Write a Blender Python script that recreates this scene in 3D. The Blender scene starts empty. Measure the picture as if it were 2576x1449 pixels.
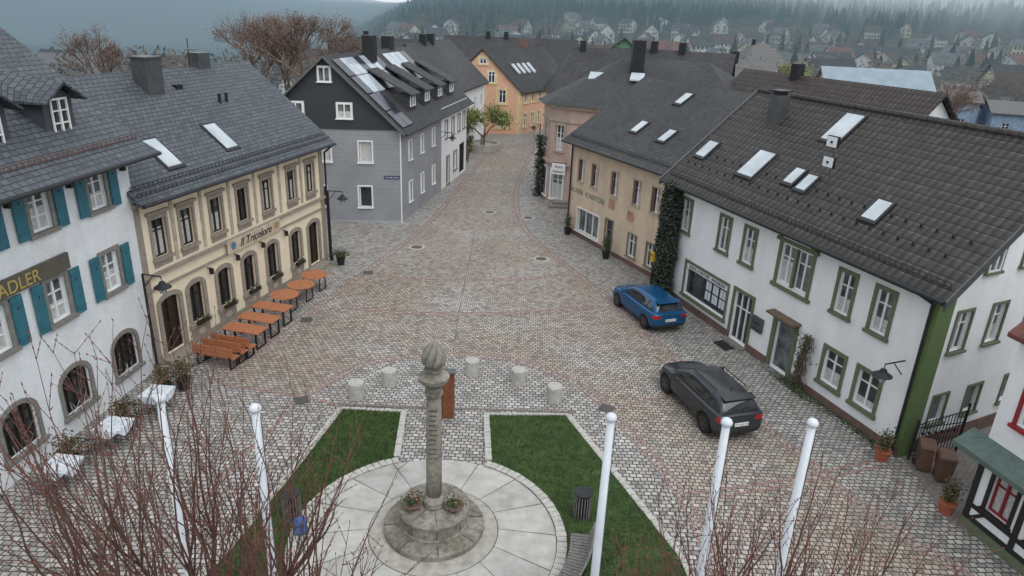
import bpy, bmesh, math, random
from mathutils import Vector, Matrix
random.seed(7)
pi=math.pi
sc=bpy.context.scene
# ------------------------------------------------------------------ materials
def nt(name):
    m=bpy.data.materials.new(name); m.use_nodes=True
    t=m.node_tree; b=t.nodes['Principled BSDF']; return m,t,b
def N(t,typ,**kw):
    n=t.nodes.new(typ)
    for k,v in kw.items():
        if k in n.inputs: n.inputs[k].default_value=v
        else: setattr(n,k,v)
    return n
def mixc(t,fac,a,b,blend='MIX'):
    n=t.nodes.new('ShaderNodeMix'); n.data_type='RGBA'; n.blend_type=blend
    for i,x in ((0,fac),(6,a),(7,b)):
        if hasattr(x,'links'): t.links.new(x,n.inputs[i])
        elif i==0: n.inputs[0].default_value=x
        else: n.inputs[i].default_value=(*x[:3],1)
    return n.outputs[2]
def ramp(t,src,stops):
    r=t.nodes.new('ShaderNodeValToRGB'); t.links.new(src,r.inputs[0])
    e=r.color_ramp.elements
    while len(e)<len(stops): e.new(0.5)
    for i,(p,c) in enumerate(stops):
        e[i].position=p; e[i].color=(*c,1) if len(c)==3 else c
    return r.outputs[0]
def math_(t,op,a,b=None,clamp=False):
    n=t.nodes.new('ShaderNodeMath'); n.operation=op; n.use_clamp=clamp
    for i,x in ((0,a),(1,b)):
        if x is None: continue
        if hasattr(x,'links'): t.links.new(x,n.inputs[i])
        else: n.inputs[i].default_value=x
    return n.outputs[0]
def bump(t,b,h,st=0.3,dist=0.02):
    n=t.nodes.new('ShaderNodeBump'); n.inputs['Strength'].default_value=st; n.inputs['Distance'].default_value=dist
    t.links.new(h,n.inputs['Height']); t.links.new(n.outputs[0],b.inputs['Normal'])
MC={}
def mat(name,col,rough=0.7,ns=3.0,amt=0.25,bs=0.0,metal=0.0,spec=0.4,big=0.0):
    if name in MC: return MC[name]
    m,t,b=nt(name)
    b.inputs['Roughness'].default_value=rough; b.inputs['Metallic'].default_value=metal
    b.inputs['Specular IOR Level'].default_value=spec
    tc=N(t,'ShaderNodeNewGeometry')
    n=N(t,'ShaderNodeTexNoise',Scale=ns,Detail=3.0,Roughness=0.65); t.links.new(tc.outputs['Position'],n.inputs['Vector'])
    lo=tuple(c*(1-amt) for c in col); hi=tuple(min(1,c*(1+amt)) for c in col)
    c=ramp(t,n.outputs[0],[(0.3,lo),(0.7,hi)])
    if big>0:
        mp=N(t,'ShaderNodeMapping'); mp.inputs['Scale'].default_value=(1,1,0.25); t.links.new(tc.outputs['Position'],mp.inputs[0])
        n2=N(t,'ShaderNodeTexNoise',Scale=0.9,Detail=5.0,Roughness=0.7); t.links.new(mp.outputs[0],n2.inputs['Vector'])
        f=ramp(t,n2.outputs[0],[(0.35,(1-big,1-big,1-big*1.1)),(0.6,(1,1,1))])
        c=mixc(t,1.0,c,f,'MULTIPLY')
    t.links.new(c,b.inputs['Base Color'])
    if bs>0:
        n3=N(t,'ShaderNodeTexNoise',Scale=ns*8,Detail=2.0); t.links.new(tc.outputs['Position'],n3.inputs['Vector'])
        bump(t,b,n3.outputs[0],bs,0.03)
    MC[name]=m; return m
def brickmat(name,stones,mortar,bw,rh,ms,uv=False,bs=0.5,rough=0.75,distort=0.02,tint=None,rot=0.0,spec=0.35,mdist=0.02):
    m,t,b=nt(name)
    b.inputs['Specular IOR Level'].default_value=spec
    if uv: src=N(t,'ShaderNodeUVMap').outputs[0]
    else: src=N(t,'ShaderNodeNewGeometry').outputs['Position']
    geo=N(t,'ShaderNodeNewGeometry').outputs['Position']
    mp=N(t,'ShaderNodeMapping'); mp.inputs['Rotation'].default_value=(0,0,rot); t.links.new(src,mp.inputs[0])
    dn=N(t,'ShaderNodeTexNoise',Scale=1.7,Detail=1.0); t.links.new(mp.outputs[0],dn.inputs['Vector'])
    va=t.nodes.new('ShaderNodeVectorMath'); va.operation='MULTIPLY_ADD'
    t.links.new(dn.outputs['Color'],va.inputs[0]); va.inputs[1].default_value=(distort,distort,0); t.links.new(mp.outputs[0],va.inputs[2])
    br=N(t,'ShaderNodeTexBrick'); br.inputs['Scale'].default_value=1; br.inputs['Brick Width'].default_value=bw
    br.inputs['Row Height'].default_value=rh; br.inputs['Mortar Size'].default_value=ms; br.inputs['Mortar Smooth'].default_value=0.3
    br.inputs['Color1'].default_value=(0,0,0,1); br.inputs['Color2'].default_value=(1,1,1,1); br.inputs['Mortar'].default_value=(0.5,0.5,0.5,1)
    t.links.new(va.outputs[0],br.inputs['Vector'])
    k=len(stones)
    c=ramp(t,br.outputs['Color'],[((i+0.5)/k,s) for i,s in enumerate(stones)])
    n=N(t,'ShaderNodeTexNoise',Scale=9.0,Detail=3.0); t.links.new(geo,n.inputs['Vector'])
    c=mixc(t,1.0,c,ramp(t,n.outputs[0],[(0.3,(0.78,0.78,0.78)),(0.7,(1.12,1.12,1.12))]),'MULTIPLY')
    if tint:
        n2=N(t,'ShaderNodeTexNoise',Scale=0.22,Detail=6.0,Roughness=0.66); t.links.new(geo,n2.inputs['Vector'])
        c=mixc(t,1.0,c,ramp(t,n2.outputs[0],tint),'MULTIPLY')
    c=mixc(t,br.outputs['Fac'],c,mortar)
    t.links.new(c,b.inputs['Base Color'])
    b.inputs['Roughness'].default_value=rough
    h=math_(t,'SUBTRACT',1.0,br.outputs['Fac'])
    h=math_(t,'ADD',h,math_(t,'MULTIPLY',n.outputs[0],0.35))
    bump(t,b,h,bs,mdist)
    return m
TG=[(0.3,(0.78,0.77,0.76)),(0.45,(0.97,0.94,0.90)),(0.56,(1.0,0.99,0.98)),(0.68,(1.17,1.17,1.18))]
cobble=brickmat('granite_setts',[(0.25,0.245,0.235),(0.39,0.38,0.365),(0.47,0.46,0.44),(0.36,0.33,0.30),(0.54,0.53,0.51),(0.31,0.305,0.30)],(0.058,0.054,0.05),0.215,0.17,0.020,
   distort=0.10,bs=0.7,tint=TG,rough=0.58)
cobbleR=brickmat('tan_granite_setts',[(0.24,0.22,0.20),(0.365,0.335,0.30),(0.435,0.41,0.375),(0.36,0.30,0.255),(0.49,0.465,0.43),(0.29,0.27,0.25)],(0.06,0.053,0.048),0.20,0.165,0.018,
   distort=0.10,bs=0.7,tint=[(0.3,(0.80,0.77,0.74)),(0.42,(0.98,0.89,0.79)),(0.54,(1.0,0.96,0.92)),(0.66,(1.18,1.19,1.21))],rough=0.55,rot=0.02)
redsett=brickmat('red_granite_setts',[(0.36,0.245,0.215),(0.42,0.30,0.27),(0.32,0.215,0.19)],(0.075,0.06,0.055),0.13,0.12,0.012,distort=0.12,bs=0.5)
paving2=brickmat('small_pavers',[(0.23,0.20,0.18),(0.29,0.25,0.23),(0.25,0.23,0.22)],(0.08,0.07,0.065),0.2,0.1,0.01,distort=0.02,bs=0.4)
slateA=brickmat('slate_shingles',[(0.070,0.080,0.092),(0.106,0.119,0.134),(0.086,0.098,0.111)],(0.025,0.028,0.033),0.27,0.2,0.018,uv=True,distort=0.03,bs=0.6,rough=0.52,tint=[(0.3,(0.84,0.84,0.86)),(0.65,(1.12,1.12,1.12))])
slateB=brickmat('dark_slate',[(0.040,0.041,0.044),(0.058,0.059,0.062),(0.048,0.048,0.050)],(0.018,0.018,0.02),0.3,0.2,0.016,uv=True,distort=0.03,bs=0.5,rough=0.66,tint=[(0.3,(0.72,0.72,0.73)),(0.5,(1,1,1)),(0.66,(1.35,1.3,1.24))])
def pantile(name,col):
    m,t,b=nt(name); b.inputs['Roughness'].default_value=0.6; b.inputs['Specular IOR Level'].default_value=0.3
    uv=N(t,'ShaderNodeUVMap').outputs[0]; s=N(t,'ShaderNodeSeparateXYZ'); t.links.new(uv,s.inputs[0])
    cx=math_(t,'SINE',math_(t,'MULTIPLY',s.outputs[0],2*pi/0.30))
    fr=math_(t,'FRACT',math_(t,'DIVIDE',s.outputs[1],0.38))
    edge=ramp(t,fr,[(0.0,(0.15,0.15,0.15)),(0.18,(0.9,0.9,0.9)),(0.83,(1.1,1.1,1.1)),(0.93,(2.3,2.25,2.2)),(1.0,(0.3,0.3,0.3))])  # shade between tile rows and light on their lips painted into the colour
    col2=ramp(t,math_(t,'MULTIPLY_ADD',cx,0.5),[(0.0,(0.5,0.5,0.5)),(0.6,(1.2,1.2,1.2))]);  # troughs between tiles shaded in the colour too
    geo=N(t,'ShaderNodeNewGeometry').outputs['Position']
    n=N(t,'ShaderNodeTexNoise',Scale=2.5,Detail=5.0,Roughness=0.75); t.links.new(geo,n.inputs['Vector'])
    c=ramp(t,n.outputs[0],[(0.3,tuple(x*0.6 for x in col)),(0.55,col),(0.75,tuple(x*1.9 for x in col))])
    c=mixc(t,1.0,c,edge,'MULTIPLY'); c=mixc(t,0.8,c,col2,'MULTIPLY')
    t.links.new(c,b.inputs['Base Color'])
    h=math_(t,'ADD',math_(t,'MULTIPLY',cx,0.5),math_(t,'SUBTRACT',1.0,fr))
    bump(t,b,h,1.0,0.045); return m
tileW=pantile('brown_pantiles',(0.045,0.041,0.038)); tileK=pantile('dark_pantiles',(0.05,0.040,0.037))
def siding(name,col,pitch=0.28):
    m,t,b=nt(name); b.inputs['Roughness'].default_value=0.6
    geo=N(t,'ShaderNodeNewGeometry').outputs['Position']; s=N(t,'ShaderNodeSeparateXYZ'); t.links.new(geo,s.inputs[0])
    fr=math_(t,'FRACT',math_(t,'DIVIDE',s.outputs[2],pitch))
    e=ramp(t,fr,[(0.0,(0.55,0.55,0.55)),(0.07,(1,1,1)),(1.0,(0.97,0.97,0.97))])
    n=N(t,'ShaderNodeTexNoise',Scale=0.8,Detail=3.0); t.links.new(geo,n.inputs['Vector'])
    c=mixc(t,1.0,ramp(t,n.outputs[0],[(0.3,tuple(x*0.9 for x in col)),(0.7,tuple(x*1.08 for x in col))]),e,'MULTIPLY')
    t.links.new(c,b.inputs['Base Color']); bump(t,b,fr,0.3,0.02); return m
greySiding=siding('grey_siding',(0.29,0.30,0.32)); darkSlateWall=siding('dark_slate_cladding',(0.038,0.043,0.052),0.2)
whiteP=mat('white_render',(0.80,0.81,0.82),0.85,1.2,0.04,0.25,big=0.08)
whiteRough=mat('rough_white_plaster',(0.78,0.805,0.83),0.9,3.0,0.05,1.0,big=0.10)
creamP=mat('cream_plaster',(0.80,0.70,0.53),0.85,1.5,0.04,0.2,big=0.07)
peachP=mat('peach_plaster',(0.64,0.51,0.385),0.85,1.5,0.07,0.2,big=0.18)
orangeP=mat('orange_plaster',(0.68,0.41,0.28),0.85,1.5,0.05,0.1)
pinkP=mat('pink_plaster',(0.50,0.37,0.32),0.85,1.5,0.08,0.15,big=0.12)
stoneT=mat('sandstone_trim',(0.29,0.25,0.205),0.85,6,0.2,0.3)
stoneG=mat('grey_stone_trim',(0.21,0.20,0.18),0.85,6,0.2,0.3)
greenT=mat('olive_trim',(0.13,0.15,0.09),0.75,3,0.12)
greenBright=mat('green_corner',(0.105,0.155,0.06),0.75,3,0.1)
whiteF=mat('white_window_frame',(0.78,0.79,0.79),0.45,3,0.03)
darkWood=mat('dark_wood',(0.035,0.022,0.016),0.5,6,0.35)
teal=mat('teal_shutter_paint',(0.032,0.145,0.19),0.55,4,0.15)
metalD=mat('dark_metal',(0.03,0.032,0.035),0.45,5,0.2,metal=0.4)
zinc=mat('zinc_sheet',(0.11,0.115,0.12),0.45,3,0.2,metal=0.5)
plinthM=mat('brown_plinth',(0.15,0.095,0.08),0.85,3,0.2,0.2)
limeS=mat('monument_stone',(0.28,0.26,0.22),0.9,7,0.38,0.6,big=0.45)
limeF=mat('finial_stone',(0.22,0.205,0.175),0.9,9,0.25,0.15)
slabS=mat('pale_stone_slabs',(0.45,0.44,0.41),0.8,2.2,0.16,0.15,big=0.16)
kerbS=mat('pale_kerb_stone',(0.44,0.425,0.39),0.85,6,0.2,0.3)
concS=mat('bollard_stone',(0.46,0.445,0.41),0.9,8,0.2,0.5,big=0.12)
jointD=mat('dark_joint',(0.05,0.046,0.042),0.95,8,0.3)
seamM=mat('seam_setts',(0.15,0.14,0.13),0.9,14,0.5)
poleW=mat('white_pole_paint',(0.68,0.72,0.77),0.4,3,0.05,big=0.12)
woodO=mat('orange_wood',(0.40,0.155,0.075),0.45,14,0.3)
woodB=mat('red_brown_wood',(0.20,0.07,0.035),0.55,10,0.3)
woodG=mat('weathered_wood',(0.16,0.155,0.145),0.8,12,0.35,0.3)
bark=mat('brown_bark',(0.13,0.070,0.056),0.85,12,0.3); barkG=mat('grey_bark',(0.12,0.095,0.078),0.9,8,0.3)
bud=mat('red_buds',(0.19,0.065,0.045),0.7,5,0.3)
red=mat('red_paint',(0.26,0.02,0.03),0.5,3,0.1); gold=mat('gold_letters',(0.55,0.42,0.14),0.4,5,0.1,metal=0.3)
signG=mat('taupe_signboard',(0.10,0.088,0.07),0.7,3,0.15)
blackT=mat('black_lettering',(0.03,0.03,0.03),0.7,3,0.1); whiteT=mat('white_lettering',(0.8,0.8,0.8),0.6,3,0.02)
greenTxt=mat('faded_green_lettering',(0.13,0.18,0.12),0.8,3,0.1)
terra=mat('terracotta',(0.34,0.10,0.05),0.8,5,0.2); yellow=mat('yellow_box',(0.55,0.33,0.05),0.5,3,0.1)
blueM=mat('blue_cover',(0.03,0.10,0.26),0.5,4,0.2); binB=mat('brown_plastic',(0.13,0.075,0.055),0.5,3,0.15)
paper=mat('paper_notices',(0.62,0.66,0.70),0.6,20,0.2); curtainM=mat('curtain',(0.50,0.50,0.49),0.8,9,0.25)
cloth=brickmat('checked_cloth',[(0.6,0.65,0.7),(0.35,0.45,0.55),(0.75,0.77,0.8)],(0.7,0.72,0.75),0.1,0.1,0.015,distort=0.0,bs=0.05)
def glassm(name,col,rough=0.06,spec=0.8,ns=0.7,amt=0.5):
    return mat(name,col,rough,ns,amt,spec=spec)
glass=glassm('window_glass',(0.035,0.04,0.045)); glassL=glassm('bright_window_glass',(0.12,0.135,0.145),0.08,0.8,1.6,0.85)
skyG=glassm('skylight_glass',(0.46,0.51,0.54),0.12,0.8,1.0,0.2); pv=glassm('solar_panel',(0.03,0.035,0.05),0.15,0.6); pvL=glassm('solar_thermal_panel',(0.42,0.47,0.52),0.1,0.8,1.5,0.2)
leafD=mat('ivy_leaves',(0.045,0.058,0.042),0.7,5,0.5); leafG=mat('fresh_leaves',(0.15,0.17,0.05),0.7,3,0.4); leafS=mat('shrub_leaves',(0.045,0.07,0.02),0.7,8,0.5)
flowerM=mat('flowers',(0.4,0.12,0.12),0.7,25,0.7)
grassM=mat('lawn_green',(0.040,0.074,0.018),0.9,3,0.35,0.6,big=0.3)
# ---------------------------------------------------------------- mesh builder
class B:
    def __init__(s,name,o=(0,0,0),ex=(1,0),ey=None):
        s.name=name; s.o=Vector((o[0],o[1],o[2] if len(o)>2 else 0))
        l=math.hypot(*ex); s.ex=(ex[0]/l,ex[1]/l)
        if ey is None: ey=(-s.ex[1],s.ex[0])
        l=math.hypot(*ey); s.ey=(ey[0]/l,ey[1]/l); s.parts={}; s.extra=[]
    def pt(s,x,y,z): return (s.ex[0]*x+s.ey[0]*y, s.ex[1]*x+s.ey[1]*y, z)
    def P(s,part,m):
        if part not in s.parts: s.parts[part]=([],[],[],m)
        return s.parts[part]
    def poly(s,part,m,pts,uv=None):
        V,F,U,_=s.P(part,m); i=len(V); V.extend(s.pt(*p) for p in pts); F.append(tuple(range(i,i+len(pts)))); U.append(uv or [(p[0],p[1]) for p in pts])
    def hexa(s,part,m,q,uvtop=None):
        V,F,U,_=s.P(part,m); i=len(V); V.extend(s.pt(*p) for p in q)
        for f in ((3,2,1,0),(4,5,6,7),(0,1,5,4),(1,2,6,5),(2,3,7,6),(3,0,4,7)):
            F.append(tuple(i+k for k in f))
            if f==(4,5,6,7) and uvtop: U.append(uvtop)
            else: U.append([(q[k][0]+q[k][1],q[k][2]) for k in f])
    def box(s,part,m,x0,x1,y0,y1,z0,z1):
        s.hexa(part,m,[(x0,y0,z0),(x1,y0,z0),(x1,y1,z0),(x0,y1,z0),(x0,y0,z1),(x1,y0,z1),(x1,y1,z1),(x0,y1,z1)])
    def slab(s,part,m,p00,p10,p11,p01,th=0.12):
        a=Vector(p00);w=(Vector(p10)-a).length;h=(Vector(p01)-a).length; sk=(Vector(p01)-a).dot((Vector(p10)-a).normalized()) if w>0 else 0
        q=[p00,p10,p11,p01]; low=[(p[0],p[1],p[2]-th) for p in q]
        wt=(Vector(p11)-Vector(p01)).length
        s.hexa(part,m,low+q,[(0,0),(w,0),(sk+wt,h),(sk,h)])
    def tube(s,part,m,p0,p1,r0,r1=None,n=8):
        r1=r0 if r1 is None else r1
        a=Vector(p0);b=Vector(p1);d=(b-a); 
        if d.length<1e-6: return
        d.normalize(); u=d.orthogonal().normalized(); v=d.cross(u)
        V,F,U,_=s.P(part,m); i=len(V)
        for c,r in ((a,r0),(b,r1)):
            for k in range(n):
                w=c+u*(r*math.cos(2*pi*k/n))+v*(r*math.sin(2*pi*k/n)); V.append(s.pt(*w))
        for k in range(n):
            F.append((i+k,i+(k+1)%n,i+n+(k+1)%n,i+n+k)); U.append([(0,0)]*4)
        F.append(tuple(i+k for k in range(n-1,-1,-1)));U.append([(0,0)]*n)
        F.append(tuple(i+n+k for k in range(n)));U.append([(0,0)]*n)
    def lathe(s,part,m,cx,cy,prof,n=24,fn=None):
        V,F,U,_=s.P(part,m); i=len(V)
        for j,(r,z) in enumerate(prof):
            for k in range(n):
                a=2*pi*k/n; rr=r if fn is None else fn(r,z,a); V.append(s.pt(cx+rr*math.cos(a),cy+rr*math.sin(a),z))
        for j in range(len(prof)-1):
            for k in range(n):
                F.append((i+j*n+k,i+j*n+(k+1)%n,i+(j+1)*n+(k+1)%n,i+(j+1)*n+k));U.append([(0,0)]*4)
        F.append(tuple(i+k for k in range(n-1,-1,-1)));U.append([(0,0)]*n)
        F.append(tuple(i+(len(prof)-1)*n+k for k in range(n)));U.append([(0,0)]*n)
    def leaves(s,part,m,sampler,n,size):
        V,F,U,_=s.P(part,m)
        for _ in range(n):
            p=Vector(s.pt(*sampler())); a=Vector((random.gauss(0,1),random.gauss(0,1),random.gauss(0,1))).normalized(); b=a.orthogonal().normalized()
            z=size*random.uniform(0.5,1.4); i=len(V)
            V.extend([tuple(p-a*z),tuple(p+b*z*0.6),tuple(p+a*z),tuple(p-b*z*0.6)]); F.append((i,i+1,i+2,i+3)); U.append([(0,0)]*4)
    def text(s,name,body,m,loc,size,face_rot,width=None,ext=0.004,shear=0.0):
        cu=bpy.data.curves.new(name,'FONT'); cu.body=body; cu.size=size; cu.extrude=ext; cu.materials.append(m); cu.align_x='CENTER'; cu.align_y='CENTER'; cu.shear=shear
        ob=bpy.data.objects.new(name,cu); ob.location=s.pt(*loc); ob.rotation_euler=face_rot; s.extra.append(ob)
        if width:
            bpy.context.collection.objects.link(ob); bpy.context.view_layer.update()
            w=ob.dimensions.x
            if w>0: ob.scale=(width/w,1,1)
        return ob
    def finish(s,smooth=()):
        items=list(s.parts.items()); par=None
        if len(items)+len(s.extra)>1:
            par=bpy.data.objects.new(s.name,None); par.location=s.o; par.empty_display_size=0.3; sc.collection.objects.link(par)
        for nm,(V,F,U,m) in items:
            me=bpy.data.meshes.new(nm); me.from_pydata(V,[],F); me.materials.append(m)
            uvl=me.uv_layers.new(name='UVMap')
            uvl.data.foreach_set('uv',[c for u in U for xy in u for c in xy])
            if nm in smooth:
                me.polygons.foreach_set('use_smooth',[True]*len(F))
            ob=bpy.data.objects.new(nm if par else s.name,me); sc.collection.objects.link(ob)
            if par: ob.parent=par
            else: ob.location=s.o
        for ob in s.extra:
            if ob.name not in sc.collection.objects: 
                try: sc.collection.objects.link(ob)
                except: pass
            ob.parent=par
        return par
class Face:
    def __init__(s,b,ox,oy,dx,dy,ix,iy): s.b=b;s.v=(ox,oy,dx,dy,ix,iy)
    def xy(s,a,d): ox,oy,dx,dy,ix,iy=s.v; return (ox+dx*a+ix*d, oy+dy*a+iy*d)
    def p(s,a,d,z): x,y=s.xy(a,d); return (x,y,z)
    def box(s,part,m,a0,a1,d0,d1,z0,z1):
        s.b.hexa(part,m,[s.p(a0,d0,z0),s.p(a1,d0,z0),s.p(a1,d1,z0),s.p(a0,d1,z0),s.p(a0,d0,z1),s.p(a1,d0,z1),s.p(a1,d1,z1),s.p(a0,d1,z1)])
    def prism(s,part,m,pts,d0,d1):
        n=len(pts); f=[s.p(a,d0,z) for a,z in pts]; k=[s.p(a,d1,z) for a,z in pts]
        s.b.poly(part,m,f); s.b.poly(part,m,k[::-1])
        for i in range(n):
            j=(i+1)%n; s.b.poly(part,m,[f[i],k[i],k[j],f[j]])
    def wall(s,m,a0,a1,z0,z1,ops,part='walls',rev=0.22):
        xs=sorted(set([a0,a1]+[v for o in ops for v in (o[0],o[1])])); zs=sorted(set([z0,z1]+[v for o in ops for v in (o[2],o[3])]))
        for i in range(len(xs)-1):
            for j in range(len(zs)-1):
                cx=(xs[i]+xs[i+1])/2; cz=(zs[j]+zs[j+1])/2
                if any(o[0]<cx<o[1] and o[2]<cz<o[3] for o in ops): continue
                s.b.poly(part,m,[s.p(xs[i],0,zs[j]),s.p(xs[i+1],0,zs[j]),s.p(xs[i+1],0,zs[j+1]),s.p(xs[i],0,zs[j+1])])
        for o in ops:
            c=[(o[0],o[2]),(o[1],o[2]),(o[1],o[3]),(o[0],o[3])]
            for i in range(4):
                p,q=c[i],c[(i+1)%4]
                s.b.poly(part,m,[s.p(p[0],0,p[1]),s.p(p[0],rev,p[1]),s.p(q[0],rev,q[1]),s.p(q[0],0,q[1])])
            if len(o)>4 and o[4]>0:
                r=o[4]; h=(o[1]-o[0])/2; c0=(o[0]+o[1])/2; K=10
                for k in range(K):
                    t0=pi-pi*k/K; t1=pi-pi*(k+1)/K
                    x0=c0+h*math.cos(t0);x1=c0+h*math.cos(t1); y0=o[3]-r+r*math.sin(t0); y1=o[3]-r+r*math.sin(t1)
                    s.b.poly(part,m,[s.p(x0,0,y0),s.p(x1,0,y1),s.p(x1,0,o[3]),s.p(x0,0,o[3])])
                    s.b.poly(part,m,[s.p(x0,0,y0),s.p(x0,rev,y0),s.p(x1,rev,y1),s.p(x1,0,y1)])
    def window(s,a,z0,z1,w,fm=None,gm=None,sur=None,sw=0.12,dep=0.12,mull=1,trans=1,arch=0,sill=True,fw=0.055,proud=0.045,cur=0):
        fm=fm or whiteF; gm=gm or glass; l=a-w/2; r=a+w/2
        s.b.poly('glass_'+gm.name,gm,[s.p(l,dep+0.04,z0),s.p(r,dep+0.04,z0),s.p(r,dep+0.04,z1),s.p(l,dep+0.04,z1)])
        g='window_frames_'+fm.name
        if cur:
            cur=cur*random.uniform(.6,1.25)
            if random.random()<.85: s.b.poly('curtains',curtainM,[s.p(l,dep+0.032,z0),s.p(r,dep+0.032,z0),s.p(r,dep+0.032,z0+(z1-z0)*min(1,cur)),s.p(l,dep+0.032,z0+(z1-z0)*min(1,cur))])
        s.box(g,fm,l,l+fw,dep-0.02,dep+0.03,z0,z1); s.box(g,fm,r-fw,r,dep-0.02,dep+0.03,z0,z1)
        s.box(g,fm,l+fw,r-fw,dep-0.02,dep+0.03,z0,z0+fw); s.box(g,fm,l+fw,r-fw,dep-0.02,dep+0.03,z1-fw-arch*0.15,z1)
        for k in range(mull):
            c=l+(r-l)*(k+1)/(mull+1); s.box(g,fm,c-fw*0.6,c+fw*0.6,dep-0.03,dep+0.033,z0+fw,z1-fw)
        for k in range(trans):
            c=z0+(z1-z0)*((k+1)/(trans+1) if trans>1 else 0.68); s.box(g,fm,l+fw,r-fw,dep-0.015,dep+0.035,c-fw*0.35,c+fw*0.35)
        if sur:
            g='surrounds_'+sur.name
            zt=z1-arch
            s.box(g,sur,l-sw,l,-proud,0.02,z0,zt); s.box(g,sur,r,r+sw,-proud,0.02,z0,zt)
            if arch<=0: s.box(g,sur,l-sw,r+sw,-proud,0.02,z1,z1+sw*1.05)
            else:
                K=10;h=w/2
                for k in range(K):
                    t0=pi-pi*k/K;t1=pi-pi*(k+1)/K
                    q=[(a+h*math.cos(t0),zt+arch*math.sin(t0)),(a+h*math.cos(t1),zt+arch*math.sin(t1)),(a+(h+sw)*math.cos(t1),zt+(arch+sw)*math.sin(t1)),(a+(h+sw)*math.cos(t0),zt+(arch+sw)*math.sin(t0))]
                    s.prism(g,sur,q,-proud,0.02)
            if sill: s.box(g,sur,l-sw-0.04,r+sw+0.04,-proud-0.07,0.03,z0-sw*0.9,z0)
def skylight(b,x,y,zf,sl,w=0.8,h=1.2):
    c=1/math.sqrt(1+sl*sl); dy=h*c/2
    def q(x0,x1,y0,y1,dz0,dz1): return [(x0,y0,zf(y0)+dz0),(x1,y0,zf(y0)+dz0),(x1,y1,zf(y1)+dz0),(x0,y1,zf(y1)+dz0),(x0,y0,zf(y0)+dz1),(x1,y0,zf(y0)+dz1),(x1,y1,zf(y1)+dz1),(x0,y1,zf(y1)+dz1)]
    b.hexa('skylight_frames',metalD,q(x-w/2-0.1,x+w/2+0.1,y-dy-0.1,y+dy+0.1,-0.02,0.09))
    b.hexa('skylight_glass',skyG,q(x-w/2,x+w/2,y-dy,y+dy,0.05,0.12))
def gutter(b,x0,x1,y,z,part='gutters'):
    b.tube(part,metalD,(x0,y,z),(x1,y,z),0.07,n=8)
def snowguard(b,x0,x1,y,z,m=None):
    m=m or metalD
    b.tube('snow_guards',m,(x0,y,z+0.18),(x1,y,z+0.18),0.015,n=5); b.tube('snow_guards',m,(x0,y,z+0.06),(x1,y,z+0.06),0.015,n=5)
    k=int((x1-x0)/0.22)
    for i in range(k+1):
        x=x0+(x1-x0)*i/k; b.tube('snow_guards',m,(x,y,z-0.03),(x,y,z+0.18),0.011,n=4)
def rotz(b): return math.atan2(b.ex[1],b.ex[0])
FR=lambda b:(pi/2,0,rotz(b))
# ================================================================= guesthouse
A=B('white_guesthouse',(-13.27,23.21),(0.094,0.9956)); FA=Face(A,0,0,1,0,0,1)
x0=-17.0; ops=[]; us=[1.45,3.95,6.3,8.8,11.3,13.8]
for u in us:
    ops+= [(-u-0.4,-u+0.4,6.62,7.9),(-u-0.4,-u+0.4,3.8,5.12),(-u-0.62,-u+0.62,0.72,2.15,0.4)]
FA.wall(whiteRough,x0,0.25,0,8.35,ops)
for u in us:
    for z0,z1 in ((6.62,7.9),(3.8,5.12)):
        FA.window(-u,z0,z1,0.8,sur=stoneG,sw=0.14,trans=2,gm=glassL,cur=0.5)
        for sg in (-1,1):
            c=-u+sg*(0.4+0.16+0.22)
            FA.box('shutters',teal,c-0.21,c+0.21,-0.09,-0.05,z0-0.08,z1+0.08)
            for zz in (z0+0.1,z1-0.14): FA.box('shutters',teal,c-0.19,c+0.19,-0.115,-0.09,zz,zz+0.06)
            FA.box('shutter_hearts',darkWood,c-0.03,c+0.03,-0.094,-0.091,z1-0.32,z1-0.24)
    FA.window(-u,0.72,2.15,1.24,fm=darkWood,sur=stoneG,sw=0.14,arch=0.4,mull=3,trans=3,fw=0.04)
    for _k in range(9):
        a0=-u+random.uniform(-.5,.4); A.tube('birch_sticks',curtainM,FA.p(a0,-0.14,0.75+random.uniform(0,.1)),FA.p(a0+random.uniform(-.25,.35),-0.1-random.uniform(0,.06),0.85+random.uniform(0,.4)),0.012,0.006,5)
    FA.b.leaves('window_decoration',curtainM,lambda:FA.p(-u+random.uniform(-.45,.45),-0.12+random.uniform(-.05,.05),0.76+abs(random.gauss(0,0.06))),16,0.04)
FA.box('walls_end',whiteRough,0.2,0.252,0.001,12,0,8.35)
FA.box('sign_board',signG,-8.2,-3.35,-0.14,-0.05,5.28,5.78)
A.text('sign_lettering','ADLER',gold,FA.p(-5.35,-0.15,5.5),0.52,FR(A),width=1.55)
zf=lambda y:8.25+0.8*(y+0.6)
A.slab('roof',slateA,(x0,-0.35,zf(-0.35)+.02),(0.75,-0.35,zf(-0.35)+.02),(0.75,6,zf(6)),(x0,6,zf(6)),0.16)
A.slab('roof',slateA,(x0,-0.85,8.12),(0.85,-0.85,8.12),(0.75,-0.35,zf(-0.35)+.01),(x0,-0.35,zf(-0.35)+.01),0.10)
A.slab('roof',slateA,(0.75,12.6,8.2),(x0,12.6,8.2),(x0,6,zf(6)),(0.75,6,zf(6)),0.16)
A.poly('gable',darkSlateWall,[(0.25,0,8.3),(0.25,12,8.3),(0.25,6,zf(6)-.2)])
gutter(A,x0,0.8,-0.9,8.06); snowguard(A,x0,0.6,-0.25,zf(-0.25),mat('rust_guard',(0.14,0.06,0.045),0.7))
for u in (0.15,2.7,5.1): FA.box('eave_brackets',metalD,-u-0.06,-u+0.06,-0.18,-0.01,7.6,7.95)
dsl=mat('dormer_slate',(0.06,0.066,0.075),0.6)
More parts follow.
